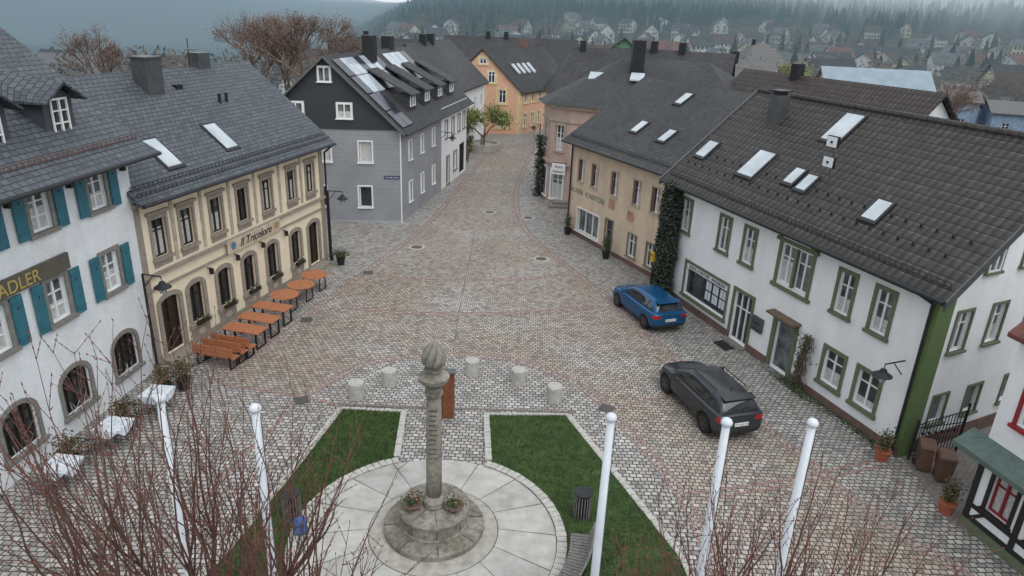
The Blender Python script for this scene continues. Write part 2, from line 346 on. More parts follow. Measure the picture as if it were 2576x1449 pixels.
for u in (1.75,4.4,7.2):
    A.box('dormer_walls',dsl,-u-0.62,-u+0.62,0.55,3.0,8.8,10.2)
    DF=Face(A,-u-0.62,0.55,1,0,0,1); DF.window(0.62,9.0,10.1,0.72,dep=-0.05,sill=False,trans=2)
    for sg in (-1,1):
        pp=[(-u+sg*0.9,0.2,10.05),(-u,0.2,10.6),(-u,3.4,10.95),(-u+sg*0.9,2.9,10.15)]
        if sg>0: pp=[pp[1],pp[0],pp[3],pp[2]]
        A.slab('dormer_roof',slateA,*pp,0.08)
    A.poly('dormer_walls',dsl,[(-u-0.62,0.53,10.1),(-u+0.62,0.53,10.1),(-u,0.53,10.5)])
A.finish()
# ================================================================= restaurant
T=B('cream_restaurant',(-13.31,23.36),(0.2348,0.972)); FT=Face(T,0,0,1,0,0,1); L=13.2
tu=[1.15,2.65,4.45,6.25,8.1,10.2,11.95]; ops=[]
for i,u in enumerate(tu):
    ops.append((u-0.36,u+0.36,4.1,5.55)); z0=0.25 if i in(0,6) else 0.85; hw=0.5 if i in (0,6) else 0.42
    ops.append((u-hw,u+hw,z0,2.5,0.18))
FT.wall(creamP,0,L,0,6.35,ops)
for i,u in enumerate(tu):
    FT.window(u,4.1,5.55,0.72,fm=darkWood,sur=stoneT,sw=0.13,gm=glassL if i%3 else glass,cur=0.75)
    FT.box('lintels',stoneT,u-0.58,u+0.58,-0.12,0.0,5.74,5.86)
    FT.box('aprons',stoneT,u-0.48,u+0.48,-0.03,0.0,3.75,3.95)
    if i in (0,6):
        FT.window(u,0.25,2.5,1.0,fm=darkWood,gm=darkWood,sur=stoneT,sw=0.2,arch=0.18,mull=1,trans=3,sill=False)
        FT.box('steps',stoneT,u-0.8,u+0.8,-0.55,-0.001,0,0.16)
    else:
        FT.window(u,0.85,2.5,0.84,fm=darkWood,sur=stoneT,sw=0.2,arch=0.18)
        FT.box('aprons',stoneT,u-0.56,u+0.56,-0.04,0.0,0.02,0.74)
        FT.prism('apron_ovals',mat('pale_sandstone',(0.42,0.36,0.28),0.85),[(u+0.22*math.cos(k*pi/6),0.4+0.15*math.sin(k*pi/6)) for k in range(12)],-0.065,-0.04)
        T.leaves('window_boxes',leafS,lambda:FT.p(u+random.uniform(-.33,.33),-0.18+random.uniform(-.08,.08),0.95+random.uniform(-.1,.14)),60,0.05)
        T.leaves('window_flowers',curtainM,lambda:FT.p(u+random.uniform(-.3,.3),-0.2+random.uniform(-.08,.08),1.0+random.uniform(-.03,.14)),12,0.035)
        FT.box('window_box',darkWood,u-0.35,u+0.35,-0.27,-0.12,0.8,0.93)
for u in (0.0,L-0.3): FT.box('pilasters',stoneT,u,u+0.3,-0.06,-0.002,0,6.2)
for k in range(6):
    c=(tu[k]+tu[k+1])/2; FT.box('pilasters_thin',mat('pale_sandstone',(0,0,0)),c-0.09,c+0.09,-0.035,0,3.75,6.2)
FT.box('cornice',stoneT,-0.05,L+0.05,-0.14,-0.001,3.5,3.62); FT.box('cornice',stoneT,0,L,-0.09,-0.001,2.98,3.05); FT.box('cornice',stoneT,-0.05,L+0.05,-0.2,-0.001,6.2,6.34)
FT.box('plinth',stoneT,0,L,-0.05,-0.001,0,0.24)
FT.box('sign_board',mat('cream_sign',(0.52,0.44,0.34),0.7),4.7,8.7,-0.17,-0.142,3.02,3.6)
T.text('sign_lettering','Il Tricolore',blackT,FT.p(6.75,-0.18,3.3),0.5,FR(T),width=2.4,shear=0.35,ext=0.01)
FT.prism('sign_mark',mat('blue_mark',(0.1,0.2,0.3),0.6),[(5.1+0.17*math.cos(k*pi/8),3.32+0.17*math.sin(k*pi/8)) for k in range(16)],-0.185,-0.17)
FT.prism('sign_mark_gold',mat('tan_mark',(0.42,0.27,0.13),0.6),[(8.4+0.16*math.cos(k*pi/8),3.34+0.16*math.sin(k*pi/8)) for k in range(16)],-0.185,-0.17)
for u in (3.5,5.3,7.2,9.15):
    FT.box('wall_lanterns',metalD,u-0.07,u+0.07,-0.25,-0.12,2.6,2.82); FT.box('wall_lanterns',metalD,u-0.02,u+0.02,-0.2,0,2.82,2.86)
zf=lambda y:6.35+0.82*(y+0.6); zr=zf(4.1)
T.slab('roof',slateA,(-0.15,-0.6,6.4),(L+0.45,-0.6,6.4),(L+0.45,4.1,zr),(-0.15,4.1,zr),0.14)
T.slab('roof',slateA,(L+0.45,8.8,6.4),(-0.15,8.8,6.4),(-0.15,4.1,zr),(L+0.45,4.1,zr),0.14)
T.poly('gable_walls',creamP,[(L,0,0),(L,8.2,0),(L,8.2,6.3),(L,4.1,zr-.15),(L,0,6.3)]); T.poly('gable_walls',creamP,[(0,8.2,0),(0,0,0),(0,0,6.3),(0,4.1,zr-.15),(0,8.2,6.3)])
gutter(T,-0.1,L+0.4,-0.66,6.34); snowguard(T,0,L+0.3,-0.35,zf(-0.35)); snowguard(T,0,L+0.3,-0.1,zf(-0.1))
T.tube('downpipe',metalD,(L+0.15,-0.6,6.3),(L+0.15,-0.12,5.9),0.05); T.tube('downpipe',metalD,(L+0.15,-0.12,5.9),(L+0.15,-0.12,0.1),0.05)
skylight(T,2.8,0.8,zf,0.82,0.75,1.35); skylight(T,6.5,0.9,zf,0.82,0.75,1.35)
T.box('chimney',zinc,5.15,6.05,3.0,3.7,8.8,10.75); T.box('chimney',zinc,5.1,6.1,2.95,3.75,10.75,10.82)
T.box('chimney',zinc,9.6,10.4,3.9,4.5,9.9,10.75)
T.box('roof_vents',metalD,6.9,7.3,3.1,3.4,9.3,9.6)
for u in (8.6,9.1): T.tube('roof_vents',metalD,(u,2.3,8.6),(u,2.3,9.15),0.07)
T.tube('antenna',metalD,(9.2,4.1,10),(9.2,4.1,11.4),0.02)
T.lathe('antenna_dish',zinc,9.25,4.0,[(0.28,10.9),(0.3,10.93),(0.02,11.0)],12)
T.finish()
# ================================================================= WHITE HOUSE right
W=B('white_townhouse',(8.34,31.95),(0.336,-0.942),(0.891,0.453)); FW=Face(W,0,0,1,0,0,1); X=lambda u:13.25-u
E=13.25; ops=[(X(u)-0.34,X(u)+0.34,3.6,5.1) for u in (13.75,10.7,8.95,3.55,1.9)]+[(X(6.15)-0.85,X(6.15)-0.06,3.6,5.15),(X(6.15)+0.06,X(6.15)+0.85,3.6,5.15)]
ops+=[(X(13.2),X(9.85),0.65,2.25),(X(9.3),X(8.1),0.08,2.3),(X(6.5),X(5.5),0.08,2.1),(X(3.35)-0.45,X(3.35)+0.45,0.85,2.15),(X(1.75)-0.45,X(1.75)+0.45,0.85,2.15)]
FW.wall(whiteP,-1.9,E,0,5.9,ops)
for u in (13.75,10.7,8.95,3.55,1.9): FW.window(X(u),3.6,5.1,0.68,sur=greenT,sw=0.13,gm=glassL,cur=0.5)
for sg in (-1,1): FW.window(X(6.15)+sg*0.455,3.6,5.15,0.79,sur=None,gm=glassL,cur=0.5)
FW.box('surrounds_olive_trim',greenT,X(6.15)-1.0,X(6.15)-0.85,-0.05,0.02,3.5,5.25); FW.box('surrounds_olive_trim',greenT,X(6.15)+0.85,X(6.15)+1.0,-0.05,0.02,3.5,5.25); FW.box('surrounds_olive_trim',greenT,X(6.15)-0.06,X(6.15)+0.06,-0.05,0.12,3.6,5.15)
FW.box('surrounds_olive_trim',greenT,X(6.15)-1.12,X(6.15)+1.12,-0.14,0.02,5.25,5.38); FW.box('surrounds_olive_trim',greenT,X(6.15)-1.1,X(6.15)+1.1,-0.1,0.02,3.36,3.5)
FW.prism('surrounds_olive_trim',greenT,[(X(6.15)-1.12,5.38),(X(6.15)+1.12,5.38),(X(6.15),5.75)],-0.12,0.0); FW.prism('pediment_field',whiteP,[(X(6.15)-0.8,5.42),(X(6.15)+0.8,5.42),(X(6.15),5.67)],-0.13,-0.12)
FW.window((X(13.2)+X(9.85))/2,0.65,2.25,3.35,sur=greenT,sw=0.12,mull=0,trans=0)
FW.box('shop_sign',whiteF,X(13.15),X(9.9),0.02,0.1,1.97,2.2); W.text('shop_sign_lettering','DENDL & PARTNER - IMMOBILIEN',blackT,FW.p((X(13.2)+X(9.85))/2,0.01,2.08),0.2,FR(W),width=2.9)
for r in range(2):
    for c in range(3):
        for q in range(2): FW.box('window_notices',paper,X(11.6)+c*0.55+q*0.22,X(11.6)+c*0.55+0.19+q*0.22,0.135,0.145,0.95+r*0.48,1.36+r*0.48)
FW.window(X(8.7),0.08,2.3,1.2,sur=greenT,sw=0.14,mull=2,trans=1,sill=False); FW.window(X(6.0),0.08,2.1,1.0,sur=greenT,sw=0.22,mull=0,trans=0,sill=False,gm=glassL)
FW.box('door_canopy',mat('rusty_canopy',(0.14,0.10,0.07),0.8),X(6.8),X(5.2),-0.45,0.0,2.38,2.46)
for u in (3.35,1.75): FW.window(X(u),0.85,2.15,0.9,sur=greenT,sw=0.14,mull=1,trans=1,cur=0.35)
FW.box('letterboxes',zinc,X(7.55)-0.32,X(7.55)+0.32,-0.14,0,1.15,1.75)
for k in range(2): FW.box('letterboxes_flaps',metalD,X(7.55)-0.26,X(7.55)+0.26,-0.145,-0.14,1.22+k*0.27,1.26+k*0.27)
FW.box('plinth',plinthM,-1.9,X(9.3),-0.05,-0.001,0,0.33); FW.box('plinth',plinthM,X(8.1),X(6.75),-0.05,-0.001,0,0.33); FW.box('plinth',plinthM,X(5.25),E,-0.05,-0.001,0,0.33)
FW.box('doorsteps',stoneG,X(9.4),X(8.0),-0.35,-0.052,0,0.1); FW.box('doorsteps',stoneG,X(6.6),X(5.4),-0.35,-0.052,0,0.1); FW.box('doormat',metalD,X(9.2),X(8.3),-0.95,-0.4,0.004,0.02)
FG=Face(W,E,0,0,1,-1,0); wy=10.0; gops=[]
for a in (1.45,3.25,5.3,7.3): gops+=[(a-0.35,a+0.35,3.6,4.95),(a-0.35,a+0.35,0.95,2.0)]
FG.wall(whiteP,0,wy,0,5.9,gops)
for a in (1.45,3.25,5.3,7.3): FG.window(a,3.6,4.95,0.7,sur=greenT,sw=0.09,gm=glassL,cur=0.5); FG.window(a,0.95,2.0,0.7,sur=greenT,sw=0.08,mull=0,trans=0,gm=glassL)
for a in (2.2,4.0,6.0): 
    FG.window(a,6.2,7.35,0.62,sur=greenT,sw=0.09,dep=-0.05,gm=glassL,proud=0.06)
FG.box('plinth',plinthM,0.75,wy,-0.05,-0.001,0,0.5); FG.box('corner_band',greenBright,-0.04,0.72,-0.05,-0.001,0,5.6); FW.box('corner_band',greenBright,E-0.14,E+0.05,-0.045,-0.001,0.34,5.6)
sl=0.76; zf=lambda y:5.78+sl*(y+0.55); yR=4.9; zr=zf(yR)
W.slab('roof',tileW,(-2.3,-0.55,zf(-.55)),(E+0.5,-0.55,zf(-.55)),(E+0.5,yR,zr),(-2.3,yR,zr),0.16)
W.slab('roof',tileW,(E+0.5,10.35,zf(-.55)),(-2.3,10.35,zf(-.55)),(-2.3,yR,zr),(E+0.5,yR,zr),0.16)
W.slab('verge_boards',zinc,(E+0.5,-0.6,zf(-.6)+.05),(E+0.56,-0.6,zf(-.6)+.05),(E+0.56,yR,zr+.05),(E+0.5,yR,zr+.05),0.3)
W.slab('verge_boards',stoneG,(-2.42,-0.6,zf(-.6)+.06),(-2.3,-0.6,zf(-.6)+.06),(-2.3,yR,zr+.06),(-2.42,yR,zr+.06),0.3)
ridgeM=mat('ridge_tile_clay',(0.05,0.044,0.04),0.7,6,0.4)
for k in range(40): W.tube('ridge_tiles',ridgeM,(-2.3+k*0.4,yR,zr+.01),(-2.3+k*0.4+0.42,yR,zr),0.12,0.14,8)
for x,d in ((E,1),(-1.9,-1)): W.poly('gable_walls',whiteP,[(x,0,5.9),(x,9.8,5.9),(x,yR,zr-.2)][::d])
W.poly('gable_walls',whiteP,[(-1.9,0,0),(-1.9,wy,0),(-1.9,wy,5.9),(-1.9,0,5.9)])
gutter(W,-2.2,E+0.5,-0.62,5.74); snowguard(W,-2,E+0.3,-0.2,zf(-.2)); 
for k in range(int(15/0.6)):
    for yy in (0.55,1.15): W.box('snow_hooks',metalD,-1.8+k*0.6+(yy>1)*0.3,-1.75+k*0.6+(yy>1)*0.3,yy,yy+0.06,zf(yy)+0.0,zf(yy)+0.12)
for x,y,w,h in ((4.6,3.8,0.95,1.6),(2.3,1.4,1.0,1.5),(-1.4,1.35,0.7,1.0),(4.75,1.4,0.5,0.8),(5.6,1.3,0.5,0.8),(9.3,1.15,0.6,0.9)): skylight(W,x,y,zf,sl,w,h)
W.box('chimney',zinc,0.35,1.05,3.3,3.95,8.3,10.05); W.box('chimney_cap',metalD,0.45,0.95,3.4,3.85,10.05,10.2); W.box('chimney_cap',metalD,0.3,1.1,3.25,4.0,10.2,10.26)
W.tube('downpipe',metalD,(E-0.4,-0.6,5.7),(E-0.15,-0.12,5.4),0.05); W.tube('downpipe',metalD,(E-0.15,-0.12,5.4),(E-0.15,-0.12,0.1),0.05)
zb=zf(1.5); lampW=mat('floodlight_reflector',(0.75,0.78,0.8),0.25,3,.05); W.tube('floodlight_mast',zinc,(6.5,1.5,zb),(6.5,1.5,zb+1.75),0.03)
for k in (0.75,1.5):
    W.box('floodlights',metalD,6.22,6.78,1.3,1.42,zb+k-.03,zb+k+.40)
    W.box('floodlight_glass',lampW,6.25,6.75,1.28,1.30,zb+k,zb+k+.37)
    W.lathe('floodlight_bulbs',metalD,6.5,1.27,[(0.05,zb+k+.14),(0.05,zb+k+.22)],8)
W.finish()
# ================================================================= BAKERY
P=B('peach_bakery_house',(3.44,43.82),(0.442,-0.896)); FP=Face(P,0,0,1,0,0,1); X=lambda u:9.62-u; E=11.3
ops=[(X(u)-0.33,X(u)+0.33,3.5,4.85) for u in (8.45,6.9,4.75,2.55,0.85)]+[(X(8.5),X(6.0),0.4,1.85),(X(5.25),X(4.5),0.05,2.0),(X(2.5)-0.38,X(2.5)+0.38,0.5,1.8),(X(0.8)-0.33,X(0.8)+0.33,0.5,1.8)]
FP.wall(peachP,0,E,0,5.95,ops)
shut=mat('plum_shutter',(0.13,0.07,0.07),0.6)
for u in (8.45,6.9,4.75,2.55,0.85):
    FP.window(X(u),3.5,4.85,0.66,sur=mat('buff_trim',(0.45,0.38,0.28),0.8),sw=0.08,gm=glassL,proud=0.03,cur=0.5)
    FP.box('blinds',shut,X(u)-0.33,X(u)-0.13,0.03,0.09,3.55,4.8)
FP.window((X(8.5)+X(6.0))/2,0.4,1.85,2.5,mull=2,trans=0,sur=whiteF,sw=0.07,gm=glassL); FP.window(X(4.87),0.05,2.0,0.75,mull=0,trans=1,fm=stoneG,sur=stoneG,sw=0.08,sill=False)
FP.window(X(2.5),0.5,1.8,0.76,sur=stoneG,sw=0.07); FP.window(X(0.8),0.5,1.8,0.66,sur=stoneG,sw=0.07)
P.text('bakery_lettering','BÄCKEREI · KONDITOREI',greenTxt,FP.p(X(7.6),-0.01,2.85),0.46,FR(P),width=4.0)
FP.box('plinth',plinthM,0,X(5.3),-0.04,-0.001,0,0.25); FP.box('plinth',plinthM,X(4.4),E,-0.04,-0.001,0,0.25)
for u,z in ((4.8,2.7),(2.9,2.5)): FP.box('relief_plaques',mat('terracotta_relief',(0.42,0.24,0.16),0.8),X(u)-0.3,X(u)+0.3,-0.03,-0.001,z,z+0.55)
sl=0.66; zf=lambda y:5.85+sl*(y+0.6); yR=5.1; zr=zf(yR)
P.slab('roof',slateB,(-0.35,-0.6,zf(-.6)),(E,-0.6,zf(-.6)),(E,yR,zr),(-0.35,yR,zr),0.14); P.slab('roof',slateB,(E,10.8,zf(-.6)),(-0.35,10.8,zf(-.6)),(-0.35,yR,zr),(E,yR,zr),0.14)
P.poly('gable_walls',peachP,[(0,10.2,0),(0,0,0),(0,0,5.9),(0,yR,zr-.18),(0,10.2,5.9)]); P.poly('gable_walls',peachP,[(E,0,0),(E,10.2,0),(E,10.2,5.9),(E,yR,zr-.18),(E,0,5.9)])
gutter(P,-0.3,E,-0.66,5.8); snowguard(P,0,E-0.2,-0.2,zf(-.2)); P.tube('downpipe',metalD,(0.12,-0.1,5.7),(0.12,-0.1,0.1),0.05)
for x,y in ((4.6,1.5),(7.3,1.4),(5.2,3.9)): skylight(P,x,y,zf,sl,0.55,0.9)
P.finish()
# ================================================================= GREY HOUSE
G=B('grey_clapboard_house',(-7.35,44.06),(0.996,0.093),(0.16,0.987)); FGf=Face(G,-9,0,1,0,0,1); FGs=Face(G,0,0,0,1,-1,0)
q=lambda u:u-4.95+9
ops=[(q(2.75)-0.4,q(2.75)+0.4,3.9,5.2),(q(2.65)-0.4,q(2.65)+0.4,1.0,2.35),(q(0.2)-0.4,q(0.2)+0.4,3.9,5.2),(q(-0.2)-0.4,q(-.2)+0.4,1.0,2.35)]
FGf.wall(greySiding,0,9,0,5.95,ops)
for a,z0,z1 in ((q(2.75),3.9,5.2),(q(2.65),1.0,2.35),(q(0.2),3.9,5.2),(q(-.2),1.0,2.35)): FGf.window(a,z0,z1,0.8,sur=whiteF,sw=0.08,mull=0,trans=0,gm=glassL if z0>3 else glass,cur=0.9 if z0>3 else 0)
sops=[]
for u in (1.85,4.5,7.3): sops+=[(u-0.33,u+0.33,3.8,5.05),(u-0.33,u+0.33,1.0,2.35)]
FGs.wall(mat('light_grey_render',(0.36,0.37,0.385),0.8,1.5,0.04),0,9.5,0,5.95,sops)
for u in (1.85,4.5,7.3):
    FGs.window(u,3.8,5.05,0.66,sur=whiteF,sw=0.05,mull=0,trans=0,gm=skyG); FGs.window(u,1.0,2.35,0.66,sur=whiteF,sw=0.05,mull=0,trans=0,gm=skyG)
sops=[(u-0.35,u+0.35,3.8,5.1) for u in (10.9,12.9,14.9,16.6)]+[(11.0,11.8,0.1,2.3),(13.2,14.2,0.8,2.3),(15.2,17.2,0.1,2.6)]
FGs.wall(whiteP,9.5,17.6,0,6.2,sops,part='annex_walls')
for u in (10.9,12.9,14.9,16.6): FGs.window(u,3.8,5.1,0.7,sur=stoneG,sw=0.08)
FGs.window(11.4,0.1,2.3,0.8,fm=darkWood,sur=stoneG,sw=0.08); FGs.window(13.7,0.8,2.3,1.0,sur=stoneG,sw=0.08); FGs.window(16.2,0.1,2.6,2.0,fm=metalD,mull=3)
FGf.box('corner_boards',whiteF,8.95,9.02,-0.03,-0.001,0,5.9); FGf.box('base_board',mat('light_grey_render',(0,0,0)),0,8.94,-0.028,-0.001,0.0,0.1)
rx=-4.35; rz=10.25; ez=5.85; s2=(rz-ez)/(4.65)
FGf.prism('slate_gable',darkSlateWall,[(-0.05,5.95),(9.08,5.95),(4.65,rz-.12)],-0.06,0.1)
for a,z0,z1,w in ((q(1.6),6.6,7.5,0.85),(q(0.5),8.75,9.6,0.7),(q(-1.3),6.6,7.5,0.85)): FGf.window(a,z0,z1,w,dep=-0.12,sur=whiteF,sw=0.07,mull=1,trans=0,proud=0.13,gm=glassL,cur=0.6)
zg=lambda x:rz-s2*(x-rx)
G.slab('roof',slateB,(0.4,-0.45,zg(0.4)),(0.4,18.2,zg(.4)),(rx,18.2,rz),(rx,-0.45,rz),0.14); G.slab('roof',slateB,(-9.1,18.2,zg(0.4)),(-9.1,-0.45,zg(.4)),(rx,-0.45,rz),(rx,18.2,rz),0.14)
G.poly('back_wall',whiteP,[(-9,17.6,0),(0,17.6,0),(0,17.6,6),(rx,17.6,rz-.2),(-9,17.6,6)][::-1])
vb=mat('grey_verge',(0.12,0.125,0.13),0.6,3,.1)
G.slab('verge_boards',vb,(0.4,-0.5,zg(.4)+.02),(0.4,-0.45,zg(.4)+.02),(rx,-0.45,rz+.02),(rx,-0.5,rz+.02),0.14); G.slab('verge_boards',vb,(-9.1,-0.5,zg(.4)+.02),(-9.1,-0.45,zg(.4)+.02),(rx,-0.45,rz+.02),(rx,-0.5,rz+.02),0.14)
G.tube('gutters',metalD,(0.46,-0.3,zg(.46)),(0.46,18.2,zg(.46)),0.07)
def panel(x0,x1,y0,y1,m,part): G.hexa(part,m,[(x1,y0,zg(x1)+.05),(x1,y1,zg(x1)+.05),(x0,y1,zg(x0)+.05),(x0,y0,zg(x0)+.05),(x1,y0,zg(x1)+.12),(x1,y1,zg(x1)+.12),(x0,y1,zg(x0)+.12),(x0,y0,zg(x0)+.12)])
for j in range(4):
    xa=rx+0.35+j*1.05
    for i in range(7):
        ya=0.1+i*1.05
        if i>=2 and j>=2: continue
        big=(j in (0,1) and i in (1,2,4,5))
        panel(xa,xa+0.98,ya,ya+0.99,pvL if big else pv,'solar_thermal' if big else 'solar_panels')
for i in range(4): panel(rx+0.4,rx+2.3,8.6+i*1.25,9.75+i*1.25,pvL if i<3 else pv,'solar_thermal' if i<3 else 'solar_panels')
for i in range(4):
    y=4.2+i*3.4; xf=-0.55
    G.box('dormer_walls',slateB,-3.0,xf,y-0.75,y+0.75,zg(xf)-0.1,zg(xf)+1.15)
    DF=Face(G,xf,y-0.75,0,1,-1,0); DF.window(0.75,zg(xf)+0.3,zg(xf)+1.05,1.1,dep=-0.06,sill=False,gm=glassL)
    G.slab('dormer_roof',slateB,(xf+0.3,y-0.95,zg(xf)+1.12),(xf+0.3,y+0.95,zg(xf)+1.12),(-3.1,y+0.95,zg(-3.1)+.25),(-3.1,y-0.95,zg(-3.1)+.25),0.1)
G.box('chimney',metalD,-4.1,-3.4,5.2,6.0,9.6,11.3); G.box('chimney',metalD,-4.9,-4.2,11.2,12.0,9.6,11.1)
G.text('street_sign_lettering','Wunsiedler Straße',whiteT,FGf.p(q(4.35),-0.05,2.98),0.14,FR(G),width=0.85); FGf.box('street_sign',mat('sign_blue',(0.02,0.04,0.12),0.5),q(3.85),q(4.85),-0.04,-0.02,2.88,3.08)
G.finish()
# ================================================================= generic houses
def house(name,x,y,ang,w,d,eave,ridge,wm,rm,wins=True,hip=0.0,ch=1,z0=0.0):
    b=B(name,(x,y,z0),(math.cos(ang),math.sin(ang))); hx=w/2;hy=d/2
    for f,ln in ((Face(b,-hx,-hy,1,0,0,1),w),(Face(b,hx,-hy,0,1,-1,0),d),(Face(b,-hx,hy,0,-1,1,0),d),(Face(b,hx,hy,-1,0,0,-1),w)):
        n=max(2,int(ln/2.4)); ops=[]; fl=max(1,int(eave/2.8))
        if wins:
            for i in range(n):
                for k in range(fl): a=ln*(i+0.5)/n; ops.append((a-0.42,a+0.42,1.0+2.7*k,2.2+2.7*k))
        ops=[o for o in ops if o[3]<eave-.1]
        f.wall(wm,0,ln,-4,eave,ops)
        for o in ops: f.window((o[0]+o[1])/2,o[2],o[3],0.84,sur=None,sill=False)
    o=0.4; zf=eave-0.05
    b.slab('roof',rm,(-hx-o,-hy-o,zf-.1),(hx+o,-hy-o,zf-.1),(hx+o-hip,0,ridge),(-hx-o+hip,0,ridge),0.14); b.slab('roof',rm,(hx+o,hy+o,zf-.1),(-hx-o,hy+o,zf-.1),(-hx-o+hip,0,ridge),(hx+o-hip,0,ridge),0.14)
    if hip>0:
        for sg in (-1,1): b.poly('roof',rm,[(sg*(hx+o),-sg*(hy+o),zf-.1),(sg*(hx+o),sg*(hy+o),zf-.1),(sg*(hx+o-hip),0,ridge)],[(0,0),(d,0),(d/2,hip)])
    else:
        for sg in (-1,1): b.poly('gable_walls',wm,[(sg*hx,-sg*hy,eave),(sg*hx,sg*hy,eave),(sg*hx,0,ridge-.2)])
    for k in range(ch): b.box('chimney',plinthM if k%2 else metalD,-hx*0.4+k*2.5,-hx*0.4+k*2.5+0.6,-0.4,0.2,ridge-1.0,ridge+0.7)
    b.finish(); return b
O=B('orange_gabled_house',(0.04,82.05),(0.993,0.12),(0.49,0.872)); fo=Face(O,-8.6,0,1,0,0,1); k8=lambda u:u-6.2+8.6
ytrim=mat('yellow_trim',(0.66,0.52,0.30),0.8)
ow=[(k8(0.8),5.7,6.9),(k8(2.9),5.7,6.9)]; og=[(k8(1.7),3.5,4.9),(k8(4.1),3.5,4.9),(k8(-0.4),3.5,4.9),(k8(4.0),0.8,1.9),(k8(1.7),0.8,1.9),(k8(-0.4),0.8,1.9)]
fo.wall(orangeP,0,8.6,0,5.0,[(a-.4,a+.4,z0,z1) for a,z0,z1 in og]); fo.prism('walls_gable',orangeP,[(0,5.0),(8.6,5.0),(4.3,9.15)],0.0,0.15)
for a,z0,z1 in og: fo.window(a,z0,z1,0.8,sur=ytrim,sw=0.28)
for a,z0,z1 in ow+[(4.3,7.7,8.3)]: fo.window(a,z0,z1,0.75,sur=ytrim,sw=0.22,dep=-0.06,proud=0.05)
fs=Face(O,0,0,0,1,-1,0); so=[(a-.4,a+.4,z0,z1) for a in (1.3,3.0,4.7,6.4,8.2) for z0,z1 in ((3.5,4.7),(0.8,2.2))]
fs.wall(orangeP,0,14,0,5.0,so)
for o_ in so: fs.window((o_[0]+o_[1])/2,o_[2],o_[3],0.8,sur=ytrim,sw=0.2)
for sg in (0,1):
    xa=0.4 if sg==0 else -9.0
    pp=[(xa,-0.3,4.65),(xa,14,4.65),(-4.3,14,9.3),(-4.3,-0.3,9.3)]
    O.slab('roof',slateB,*(pp if sg==0 else [pp[1],pp[0],pp[3],pp[2]]),0.14)
for i in range(4): py_=2.2+i*1.2; O.hexa('skylight_glass',skyG,[(-1.4,py_,6.55),(-1.4,py_+.6,6.55),(-2.3,py_+.6,7.5),(-2.3,py_,7.5),(-1.4,py_,6.72),(-1.4,py_+.6,6.72),(-2.3,py_+.6,7.67),(-2.3,py_,7.67)])
fo.box('corner_quoins',ytrim,8.2,8.62,-0.03,-0.001,0,5); fs.box('corner_quoins',ytrim,-0.02,0.4,-0.03,-0.001,0,5)
O.box('chimney',plinthM,-4.9,-4.2,9,9.8,8.6,10.2)
O.finish()
K=B('pink_corner_house',(0,0)); pl=[(1.86,53.6),(2.35,51.6),(3.6,50.3),(14.5,46.8),(20,56),(5.0,62.0)]
ptr=mat('pink_trim',(0.42,0.34,0.28),0.8)
for i in range(6):
    a=pl[i];b_=pl[(i+1)%6]; ln=math.hypot(b_[0]-a[0],b_[1]-a[1]); dx,dy=(b_[0]-a[0])/ln,(b_[1]-a[1])/ln
    f=Face(K,a[0],a[1],dx,dy,-dy,dx)
    if ln<3: os_=[(ln/2-.38,ln/2+.38,3.9,5.7),(ln/2-.55,ln/2+.55,0.3,2.4)]
    else:
        n=int(ln/2.2); os_=[(ln*(j+.5)/n-.38,ln*(j+.5)/n+.38,3.9,5.7) for j in range(n)]+[(ln*(j+.5)/n-.5,ln*(j+.5)/n+.5,0.6,2.3) for j in range(n)]
    f.wall(pinkP,0,ln,0,7.2,os_)
    for o_ in os_: f.window((o_[0]+o_[1])/2,o_[2],o_[3],o_[1]-o_[0],sur=ptr if o_[2]>3 else whiteF,sw=0.14,fm=whiteF,gm=glass if o_[2]>3 else glassL,cur=0.5)
    f.box('cornices',ptr,-.05,ln+.05,-0.16,-0.001,2.9,3.1); f.box('cornices',ptr,-.05,ln+.05,-0.22,-0.001,6.9,7.15); f.box('cornices',ptr,-.05,ln+.05,-0.09,-0.001,5.95,6.1)
cx,cy=9.0,54.6
def off(p,d): l=math.hypot(p[0]-cx,p[1]-cy); return (p[0]+(p[0]-cx)/l*d,p[1]+(p[1]-cy)/l*d)
R1=(7.6,54.8,10.3);R2=(13.5,53.2,10.3)
for i in range(6):
    a=off(pl[i],0.55);b_=off(pl[(i+1)%6],0.55); tp=[R1,R1,R1,R2,R2,R1][i]; tq=[R1,R1,R2,R2,R1,R1][i]
    ln=math.hypot(b_[0]-a[0],b_[1]-a[1])
    if tp==tq: K.poly('roof',slateB,[(*a,7.15),(*b_,7.15),tp],[(0,0),(ln,0),(ln/2,7)])
    else: K.poly('roof',slateB,[(*a,7.15),(*b_,7.15),tq,tp],[(0,0),(ln,0),(ln,7),(0,7)])
K.poly('soffit',whiteF,[(*off(p,0.56),7.12) for p in pl][::-1])
K.box('chimney',metalD,7.9,8.8,52.6,53.4,8.6,11.6); K.box('entrance_steps',stoneG,2.4,4.0,49.3,50.6,0,0.18); K.box('entrance_steps',stoneG,2.7,3.9,49.7,50.55,0.18,0.36)
for x,y,z in ((4.9,53.0,8.75),(7.7,51.6,8.9)): K.hexa('skylight_glass',skyG,[(x,y,z),(x+.9,y-.35,z),(x+1.1,y+.35,z+.42),(x+.2,y+.7,z+.42),(x,y,z+.1),(x+.9,y-.35,z+.1),(x+1.1,y+.35,z+.52),(x+.2,y+.7,z+.52)])
K.finish()
beige=mat('beige_plaster',(0.5,0.42,0.34),0.85); gtile=mat('grey_roof_tile',(0.13,0.13,0.13),0.8,3,0.2)
house('slate_roofed_house',7.9,77,0.05,9.5,8,5.6,10.0,beige,slateB,hip=2.6)
house('slate_roofed_house',13.5,66,-0.35,10,9,6.2,10.5,pinkP,slateB,ch=2)
house('grey_tiled_house',20.3,68,0.1,5.5,8,6.0,9.9,beige,gtile)
